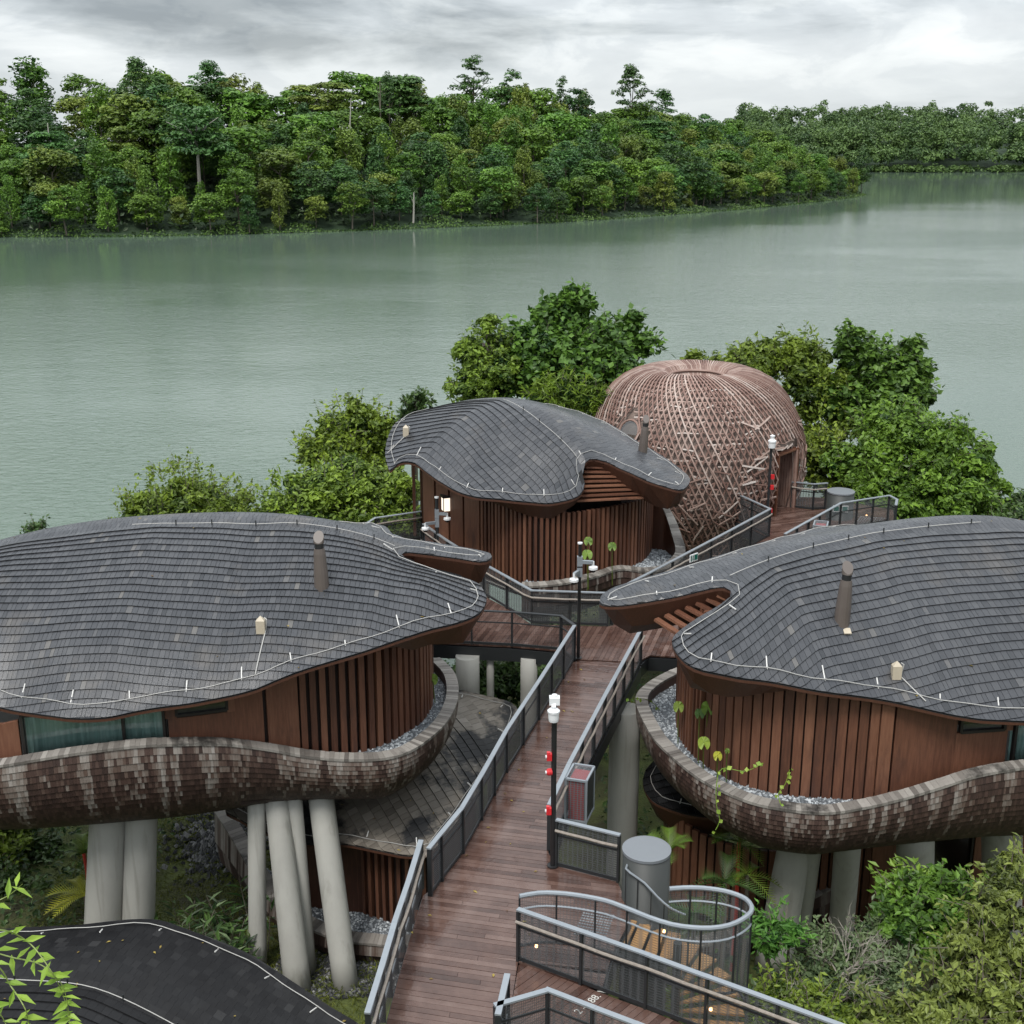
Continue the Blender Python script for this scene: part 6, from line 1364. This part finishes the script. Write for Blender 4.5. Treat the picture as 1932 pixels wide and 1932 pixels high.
near_tree('shrub_tree', "tall dark-leaved tree with ragged arms behind the middle pavilion", [(1062, 620, 63, 1.5), (1085, 572, 63, .8, 1.4), (1040, 590, 63, .7, 1.2), (990, 660, 62, 1.5), (1120, 665, 62, 1.7), (1175, 640, 63, 1.0), (1195, 610, 63, .45, 1.3), (1222, 655, 63, .65), (1060, 700, 61, 2.0), (980, 720, 61, 1.6), (1150, 715, 61, 1.5)], leaf_mat('fig_leaf', (0.0112, 0.0372, 0.0087), (0.1260, 0.2268, 0.0302), .01, .1, .28), .34, 62, group=grp, clump=.46, aspect=.75)
near_tree('bamboo_clump', "feathery light green bamboo clump between the middle roof and dome", [(1075, 752, 56, 1.1, .7), (1030, 745, 57, .8), (1115, 760, 55.5, .8)], GN, .38, 90, group=grp, aspect=.2, clump=.5, droop=.6, cat='bamboo')
near_tree('shrub_tree', "yellow-green tree directly behind the dome's right shoulder", [(1440, 690, 63, 1.4), (1500, 678, 63, 1.5), (1530, 730, 62, 1.6), (1390, 685, 64, .7), (1345, 690, 65, .5), (1310, 676, 65, .35), (1560, 800, 61, 1.5)], leaf_mat('olive_near_leaf', (0.0223, 0.0484, 0.0062), (0.1974, 0.2688, 0.0302), .01, .1, .3), .26, 95, group=grp, clump=.42)
near_tree('shrub_tree', "open-branched tall tree with trailing vines right of the dome", [(1610, 650, 62, .8, 1.3), (1640, 690, 62, 1.3), (1700, 700, 62, 1.2), (1660, 750, 61.5, 1.7), (1590, 760, 61.5, 1.5), (1735, 705, 62, .5, 1.4), (1720, 660, 62, .45, 1.3), (1715, 745, 62, 1.1)], leaf_mat('vine_tree_leaf', (0.0124, 0.0384, 0.0087), (0.1302, 0.2268, 0.0319), .01, .1, .28), .32, 62, group=grp, clump=.44, aspect=.72)
near_tree('shrub_tree', "large dense bright tree on the right above the right roof ridge", [(1680, 815, 57, 1.7), (1730, 850, 56.5, 2.0), (1790, 850, 57, 1.5), (1640, 890, 56, 1.7), (1820, 915, 56, 1.6), (1700, 930, 55.5, 2.1), (1780, 960, 55, 1.9), (1850, 965, 55, 1.2), (1650, 975, 54.5, 1.5), (1720, 995, 54.5, 1.6)], GN, .27, 120, group=grp, clump=.45, droop=.4)
near_tree('shrub_tree', "slim shrub pressed against the dome's right flank", [(1550, 850, 58, 1.1, 1.2), (1560, 905, 57.5, 1.1), (1600, 935, 57, 1.0)], GN, .25, 100, group=grp, clump=.4)
near_tree('shrub_tree', "low dark shrub at the far right edge above the roof", [(1905, 985, 54, 1.0, .7), (1932, 960, 56, .9), (1880, 1000, 53, .8)], GD, .25, 90, group=grp, clump=.36)
near_tree('sapling', "tiny twig of leaves peeking over the left end of the left roof", [(75, 1003, 50, .45, .7), (60, 1012, 50, .35)], GD, .18, 50, group=grp, clump=.2)
near_tree('shrub_tree', "dark leafy thicket tree under the left pavilion beside thick columns", [(40, 1555, 40, 1.7), (110, 1590, 39, 1.4), (20, 1630, 37, 1.5), (90, 1660, 36, 1.3), (150, 1545, 41, 1.2), (30, 1700, 34, 1.0)], GD, .22, 120, group=grp, clump=.42)
near_tree('shrub_tree', "mottled light green bush at the left edge below the left pavilion", [(-10, 1560, 36, 1.2), (10, 1600, 35.5, .8), (-30, 1650, 35, 1.2)], GN, .22, 100, group=grp, clump=.36)
near_tree('shrub_tree', "green bush behind the slim columns under the junction deck", [(945, 1290, 44, 1.2), (1010, 1300, 43, 1.0), (900, 1300, 43, 1.0)], GD, .24, 90, group=grp, clump=.4)
g2 = 'shrubs beside the spiral stair'
near_tree('shrub', "glossy green shrub in front of the right pavilion's columns", [(1760, 1692, 25.5, 0.77), (1820, 1732, 25, 0.81), (1700, 1732, 25, 0.63), (1790, 1782, 24.5, 0.81)], leaf_mat('glossy_leaf', (0.0136, 0.0422, 0.0074), (0.1386, 0.2520, 0.0336), .01, .08, .3), .20, 80, group=g2, clump=.30, cat='shrub', aspect=.5, droop=.5)
near_tree('shrub', "large pale olive shrub filling the bottom right corner", [(1880, 1725, 23.5, 0.81), (1930, 1665, 24, 0.72), (1850, 1815, 22.8, 0.90), (1930, 1825, 22.3, 0.99), (1780, 1892, 22.0, 0.85), (1870, 1915, 21.5, 0.90), (1690, 1942, 21.6, 0.77), (1960, 1925, 21.3, 0.90), (1780, 1972, 21.0, 0.81)], GP, .17, 120, group=g2, clump=.30, cat='shrub', droop=.8, aspect=.45)
near_tree('shrub', "low dark green shrub behind the long front railing", [(1480, 1892, 23.0, 0.63), (1540, 1922, 22.5, 0.68), (1440, 1922, 22.8, 0.54), (1600, 1957, 21.8, 0.63), (1500, 1967, 22, 0.63)], GN, .15, 110, group=g2, clump=.28, cat='shrub', aspect=.45)
near_tree('shrub', "fresh light green shrub topped with leaf whorls near the leaning columns", [(1690, 1677, 26.2, 0.41), (1735, 1667, 26, 0.32), (1720, 1707, 26, 0.45)], leaf_mat('whorl_leaf', (.06, .13, .015), (.24, .36, .05), .01, .05, .35), .24, 50, group=g2, clump=.22, cat='shrub', aspect=.38)
near_tree('shrub', "grey-green feathery shrub around the bare twigs", [(1560, 1787, 24.8, 0.45), (1620, 1822, 24.2, 0.54), (1530, 1852, 24, 0.54), (1650, 1762, 25, 0.41), (1600, 1882, 23.4, 0.63), (1690, 1842, 23.6, 0.54)], leaf_mat('grey_leaf', (0.0330, 0.0605, 0.0242), (0.1534, 0.2065, 0.0885), .01, .08, .25), .15, 48, group=g2, clump=.30, cat='shrub', aspect=.45)
near_tree('shrub', "small star-leaved shrub beside the stair guard", [(1450, 1757, 24.2, 0.38), (1490, 1767, 24, 0.32), (1440, 1787, 24, 0.32)], leaf_mat('cassava_leaf', (.025, .085, .015), (.13, .28, .045), .01, .05, .3), .20, 45, group=g2, clump=.20, cat='shrub', aspect=.3, droop=.6)
# bare-twigged bush
def bare_bush(label, px, py, Y, n=9, spread=1.3):
    q = P(px, py, Y=Y); gz = ground_z(q.x, q.y); root = thing('bare_bush', (q.x, q.y, gz), label, 'bush'); m = MB(); base = Vector((q.x, q.y, gz-.2)); stem = Vector((q.x, q.y, q.z-1.1))
    m.tube([base, (base+stem)/2+Vector((.08, 0, 0)), stem], [.06, .05, .035], 6)
    def grow(p, d, ln, r, lev):
        e = p+d*ln; mid = (p+e)/2+Vector(rng.normal(0, ln*.06, 3)); m.tube([p, mid, e], [r, r*.8, r*.55], 4)
        if lev == 0: return
        for _ in range(random.randint(2, 4)):
            nd = (d+Vector(rng.normal(0, .5, 3))+Vector((0, 0, .10))).normalized(); grow(p+(e-p)*random.uniform(.45, 1), nd, ln*random.uniform(.55, .8), r*.55, lev-1)
    for i in range(n):
        a = rng.uniform(0, 6.28); d = Vector((math.cos(a)*.9, math.sin(a)*.7, random.uniform(.25, .9))).normalized(); grow(stem, d, spread*random.uniform(.5, .8), .022, 3)
    m.build('twigs', M_TWIG, root)
bare_bush("leafless grey-twigged bush in front of the leaning columns", 1590, 1760, 23.9, 8, 1.0)
bare_bush("smaller leafless twig bush low by the front railing", 1520, 1860, 22.6, 6, .9)

# --- palms
def frond(mb, base, d, ln, w, n=14, droop=.5, tint=.5):
    d = Vector(d).normalized(); pts = [base+d*ln*k/n+Vector((0, 0, -droop*ln*(k/n)**2)) for k in range(n+1)]; V = []; F = []
    side = d.cross(Vector((0, 0, 1))).normalized()
    for k in range(1, n+1):
        lw = w*math.sin(math.pi*(.12+.86*k/n))*1.0; ax = (pts[k]-pts[k-1]).normalized(); p = pts[k]
        for s in (-1, 1):
            tip = p+(side*s*.8+ax*.75+Vector((0, 0, .18))).normalized()*lw; b0 = p-ax*ln/n*.30; b1 = p+ax*ln/n*.30
            mb.add([b0, b1, tip], [(0, 1, 2)], tint+rng.normal(0, .08))
    mb.tube([pts[0], pts[n//2], pts[n]], [.018, .012, .005], 4, tint=tint)
def palm(label, px, py, Y, stem_h, ln, w, mat, nf=7, stem_mat=None, spread=(0, 6.28), lift=.8, up=(.2, .9)):
    q = P(px, py, Y=Y); gz = ground_z(q.x, q.y); root = thing('palm', (q.x, q.y, gz), label, 'palm', 'small palms below the pavilions'); top = Vector((q.x, q.y, q.z))
    MB().tube([(q.x, q.y, gz-.15), (q.x+.04, q.y, (gz+q.z)/2), top], [.07, .055, .05], 8).build('stem', stem_mat or M_TRUNK, root)
    for k in range(nf):
        a = spread[0]+(spread[1]-spread[0])*k/nf+rng.normal(0, .15); mb = MB(); frond(mb, top, (math.cos(a), math.sin(a)*.8, random.uniform(*up)), ln*random.uniform(.8, 1.1), w, tint=random.uniform(.35, .75)); mb.build('frond', mat, root)
RS = tinted('red_stem', (.35, .03, .02), (.5, .06, .04), .5, 5)
palm("yellow-fronded palm beside the two thick left columns", 160, 1690, 31.0, 1, 1.15, .42, GYP, 7, spread=(1.7, 4.6), up=(.05, .8))
palm("upright green palm with red stem behind the two thick left columns", 158, 1610, 33.5, 1, .95, .35, GN, 7, RS, up=(.8, 2.0))
palm("palm with bright fan of fronds beside the grey stair drum", 1262, 1606, 28.5, 1, .95, .34, leaf_mat('palm_leaf', (.03, .075, .012), (.16, .25, .035), .01, .05, .3), 8, up=(.2, 1.6))
palm("slender palm with red stem in front of the lower dark wall", 1394, 1588, 30.0, 1, 1.0, .36, GN, 7, RS, up=(.0, .8))
palm("dark low palm beneath the red-stemmed palm", 1368, 1665, 28.6, 1, 1.1, .42, GD, 9, up=(-.1, 1.3))
palm("palm with browned frond near the spiral stair", 1410, 1650, 29, 1, .9, .34, GN, 6, up=(-.1, .9))
palm("dark palm seen inside the loop of the stair guard", 1310, 1722, 24.6, 1, .9, .36, GD, 8, up=(-.1, .9))
palm("small yellow palm on the grass behind the left columns", 318, 1545, 38, 1, .5, .2, GYP, 6)
# --- long-leaved ginger plants under the left pavilion
def ginger(label, px, py, Y, n, ln, mat):
    q = P(px, py, Y=Y); gz = ground_z(q.x, q.y); root = thing('ginger_plant', (q.x, q.y, gz), label, 'plant', 'long-leaved plants under the left pavilion'); st_ = MB(); C_, Nn, D_ = [], [], []
    for i in range(n):
        b = Vector((q.x+rng.normal(0, .35), q.y+rng.normal(0, .3), gz)); d = Vector((rng.normal(0, .45), rng.normal(0, .35), 1)).normalized(); H = rng.uniform(.9, 1.7); st_.tube([b, b+d*H*.5, b+d*H], [.018, .014, .008], 4)
        for k in range(9):
            p = b+d*H*(.25+.75*k/9); a = (k % 2)*3.14+rng.normal(0, .5)+i; o = Vector((math.cos(a), math.sin(a), .35)); C_.append(p+o*ln*.45); D_.append(o); Nn.append(Vector((-o.x*.5, -o.y*.5, 1)))
    st_.build('stems', M_TRUNK, root); V, F, T = leaves(np.array([tuple(v) for v in C_]), np.array([tuple(v) for v in Nn]), rng.uniform(.8, 1.2, len(C_))*ln, .22, .12, None, np.array([tuple(v) for v in D_])); mobj('foliage', V, F, mat, root, tint=T)
for px, py, Y in ((330, 1760, 29.2), (380, 1740, 29.8), (430, 1720, 30.3), (410, 1770, 29), (350, 1715, 30.8), (455, 1690, 31), (440, 1760, 29.5)):
    ginger("long-leaved dark ginger plant in the bed between the left pavilion's columns", px, py, Y, 7, .48, GD)
# --- ground cover, grass and rocks
def scatter(n, box, hmax, mat, name, size, aspect, up=.6, cond=None, tint=None):
    x = rng.uniform(box[0], box[1], n); y = rng.uniform(box[2], box[3], n)
    if cond is not None: m = cond(x, y); x, y = x[m], y[m]
    z = np.array([ground_z(a, b) for a, b in zip(x, y)]); n = len(x); c = np.column_stack([x, y, z+rng.random(n)*hmax]); V, F, T = leaves(c, sphere_dirs(n, -.1)+[0, 0, up], rng.uniform(.6, 1.3, n)*size, aspect, .12, tint)
    return tag(mobj(name, V, F, mat, tint=T), kind='stuff')
dry = lambda x, y: np.array([ground_z(a, b) > .35 for a, b in zip(x, y)])
scatter(20000, (-14, -3.5, 27, 44), .22, leaf_mat('olive_grass', (.06, .08, .012), (.20, .225, .035), 0, 0, .3), 'grass', .20, .12, .1, dry)
scatter(12000, (-26, -11, 26, 50), .8, GD, 'ground_cover', .22, .55, .6, dry)
scatter(15000, (3, 26, 16, 40), .7, leaf_mat('cover_leaf', (.012, .036, .010), (.07, .13, .028), 0, 0, .25), 'ground_cover', .22, .5, .6, dry)
scatter(9000, (-4, 26, 42, 72), .9, GD, 'bank_cover', .28, .55, .6, dry)
rx = rng.normal(0, .75, (1100, 2)); q = P(425, 1600, Y=36.5); xy = np.column_stack([q.x+rx[:, 0]*1.0, q.y+rx[:, 1]*1.2]); pebbles('rock_rubble', xy, np.array([ground_z(a, b)+.25*math.exp(-((a-q.x)**2+(b-q.y)**2)) for a, b in xy]), None, M_DARKROCK, .05, .16)
xy = np.column_stack([rng.uniform(-6.5, -2.5, 2600), rng.uniform(28.6, 31.5, 2600)]); pebbles('rubble_bed', xy, np.array([ground_z(a, b)+.02 for a, b in xy]), None, M_DARKROCK, .03, .08)
# --- climbers on the planters
def vine(label, pts, mat, leaf=.09, step=.10, name='trailing_vine', big=False):
    w = [P(x, y, Y=Y) for x, y, Y in pts]; c = catmull(w, False, step); root = thing(name, tuple(c[-1]), label, 'vine', 'climbers on the planters'); MB().tube([Vector(tuple(q)) for q in c], .010, 4).build('stem', mat, root)
    for q in c[::2]:
        a = rng.normal(0, 1, 3); cc_ = np.array([q+np.array([a[0]*.04, -.03, a[2]*.04])]); V, F, T = leaves(cc_, np.array([[a[0]*.5, -1, .6+a[2]*.3]]), np.array([leaf*rng.uniform(.8, 1.4)]), .85, .1, np.array([rng.uniform(.4, 1)])); mobj('leaf', V, F, mat, root, tint=T)
vine("longest yellow-green vine trailing off the right pavilion's planter", [(1440, 1440, 27.9), (1405, 1455, 27.4), (1363, 1450, 27.7), (1352, 1480, 27.5), (1352, 1520, 27.4), (1358, 1548, 27.35), (1350, 1566, 27.3)], GB, .11)
vine("short vine hanging over the gravel of the right pavilion's planter", [(1490, 1452, 28.4), (1482, 1478, 27.6), (1468, 1500, 27.0), (1474, 1520, 26.8)], GB, .11)
vine("vine creeping over the left tip of the right planter's rim", [(1182, 1323, 32.6), (1200, 1318, 32.8), (1226, 1322, 33.1), (1245, 1340, 32.9)], GN, .10)
vine("sparse vine on the slats of the left pavilion", [(758, 1340, 32.6), (765, 1362, 32.5), (771, 1378, 32.4)], GB, .10)
def big_leaf(px, py, Y, s, mat, label, tilt=(0, -.8, .6)):
    q = P(px, py, Y=Y); gz = 9.25; root = thing('taro_leaf', (q.x, q.y, gz), label, 'plant', 'climbing heart-leaved plants'); MB().tube([(q.x+.05, q.y+.15, gz), (q.x+.02, q.y+.1, (gz+q.z)/2), tuple(q)], .014, 5).build('stalk', GN, root)
    n = 16; nn = Vector(tilt).normalized(); u = Vector((1, 0, 0)); v = nn.cross(u).normalized(); pts = [q]
    for k in range(n): a = 2*math.pi*k/n; r = s*(1-.42*math.sin(a*.5)**10)*(.75+.25*math.cos(a)); r = s*(.62+.38*abs(math.cos(a/2))) if k else s*.25; pts.append(q+u*math.sin(a)*r*.8-v*math.cos(a)*r+nn*random.uniform(-.02, .02))
    mobj('blade', pts, [(0, 1+k, 1+(k+1) % n) for k in range(n)], mat, root, tint=[random.uniform(.3, .9) for _ in pts])
for px, py, Y, s, m, lb in [(1335, 1334, 29.9, .24, GN, "large green heart leaf high on the right pavilion's boards"), (1320, 1345, 29.9, .18, GD, "darker heart leaf behind the largest leaf on the right pavilion"), (1280, 1332, 31.0, .20, GN, "heart leaf at the corner slats of the right pavilion"), (1328, 1400, 29.2, .22, GB, "bright yellow-green heart leaf low on the right pavilion"), (1354, 1425, 28.8, .16, GYP, "withered yellow heart leaf at the right pavilion's gravel"), (1372, 1416, 28.9, .09, GN, "small green leaf on the right pavilion's boards"),
        (816, 1280, 33.6, .22, GN, "green heart leaf at the end of the left pavilion's wall"), (1110, 1020, 43.2, .22, GN, "upper climbing leaf on the middle pavilion's slats"), (1155, 1030, 43.6, .22, GN, "single climbing leaf right of the camera pole on the slats"), (1108, 1045, 43.0, .26, GN, "climbing leaf tucked behind the junction camera pole")]:
    big_leaf(px, py, Y, s, m, lb)
# --- leafy twig close to the viewpoint
tw = P(-160, 1880, Y=6.2); gz = ground_z(tw.x, tw.y); root = thing('slender_sapling', (tw.x, tw.y, gz), "slender bright green sapling with narrow leaves hanging in the lower left corner", 'sapling')
MB().tube([(tw.x, tw.y, gz-.2), (tw.x-.05, tw.y, (gz+tw.z)/2), tuple(tw)], [.03, .025, .015], 6).build('stem', M_TRUNK, root); bm_ = MB(); C_, Nn, D_ = [], [], []
for br in ([(-160, 1880), (-90, 1790), (-10, 1755), (50, 1775), (95, 1830), (120, 1880), (136, 1950)], [(-160, 1880), (-60, 1795), (30, 1808), (80, 1822), (118, 1860), (132, 1925)], [(-160, 1880), (-90, 1830), (-10, 1822), (20, 1860), (48, 1905), (60, 1960)], [(-160, 1880), (-120, 1740), (-30, 1710), (15, 1690), (42, 1668)], [(-160, 1880), (-80, 1860), (-20, 1890), (10, 1930), (20, 1970)]):
    c = catmull([P(x, y, Y=6.2+rng.normal(0, .05)) for x, y in br], False, .03); bm_.tube([Vector(tuple(q)) for q in c], [.007*(1-.75*k/len(c)) for k in range(len(c))], 5)
    for k in range(12, len(c), 2):
        d = c[min(k+1, len(c)-1)]-c[k-1]; d /= np.linalg.norm(d)+1e-9; sgn = 1 if (k//2) % 2 else -1; s = np.cross(d, [0, -1, .3]); s /= np.linalg.norm(s)+1e-9; o = s*sgn*.75+d*.6+rng.normal(0, .15, 3); o /= np.linalg.norm(o); C_.append(c[k]+o*.045); D_.append(o); Nn.append(np.array([0, -.6, .8])+rng.normal(0, .4, 3))
bm_.build('branches', tinted('green_stem', (.16, .22, .05), (.26, .32, .09), .5, 9), root); V, F, T = leaves(np.array(C_), np.array(Nn), rng.uniform(.10, .155, len(C_)), .30, .12, rng.uniform(.4, 1, len(C_)), np.array(D_)); mobj('foliage', V, F, GB, root, tint=T)

# --- fallen leaves on the wet deck and roofs
xs_ = rng.uniform(-3, 5, 900); ys_ = rng.uniform(19, 40, 900); mk = in_poly(xs_, ys_, pxpoly(MAIN)); fl = np.column_stack([xs_[mk], ys_[mk], np.full(mk.sum(), DZ+.012)])[:40]
for hh_, pp_ in ((hA, polyA), (hB, polyB), (hD, polyD), (hE, polyE)):
    lo_x, lo_y = pp_.min(0); hi_x, hi_y = pp_.max(0); xx = rng.uniform(lo_x, hi_x, 160); yy = rng.uniform(lo_y, hi_y, 160); mk = in_poly(xx, yy, pp_); fl = np.vstack([fl, np.column_stack([xx[mk], yy[mk], hh_(xx[mk], yy[mk])+.05])[:28]])
V, F, T = leaves(fl, rng.normal(0, .12, fl.shape)+[0, 0, 1], rng.uniform(.06, .13, len(fl)), .5, .1)
tag(mobj('leaf_litter', V, F, leaf_mat('fallen_leaf', (.10, .055, .02), (.34, .26, .06), 0, 0, .1), tint=T), kind='stuff')
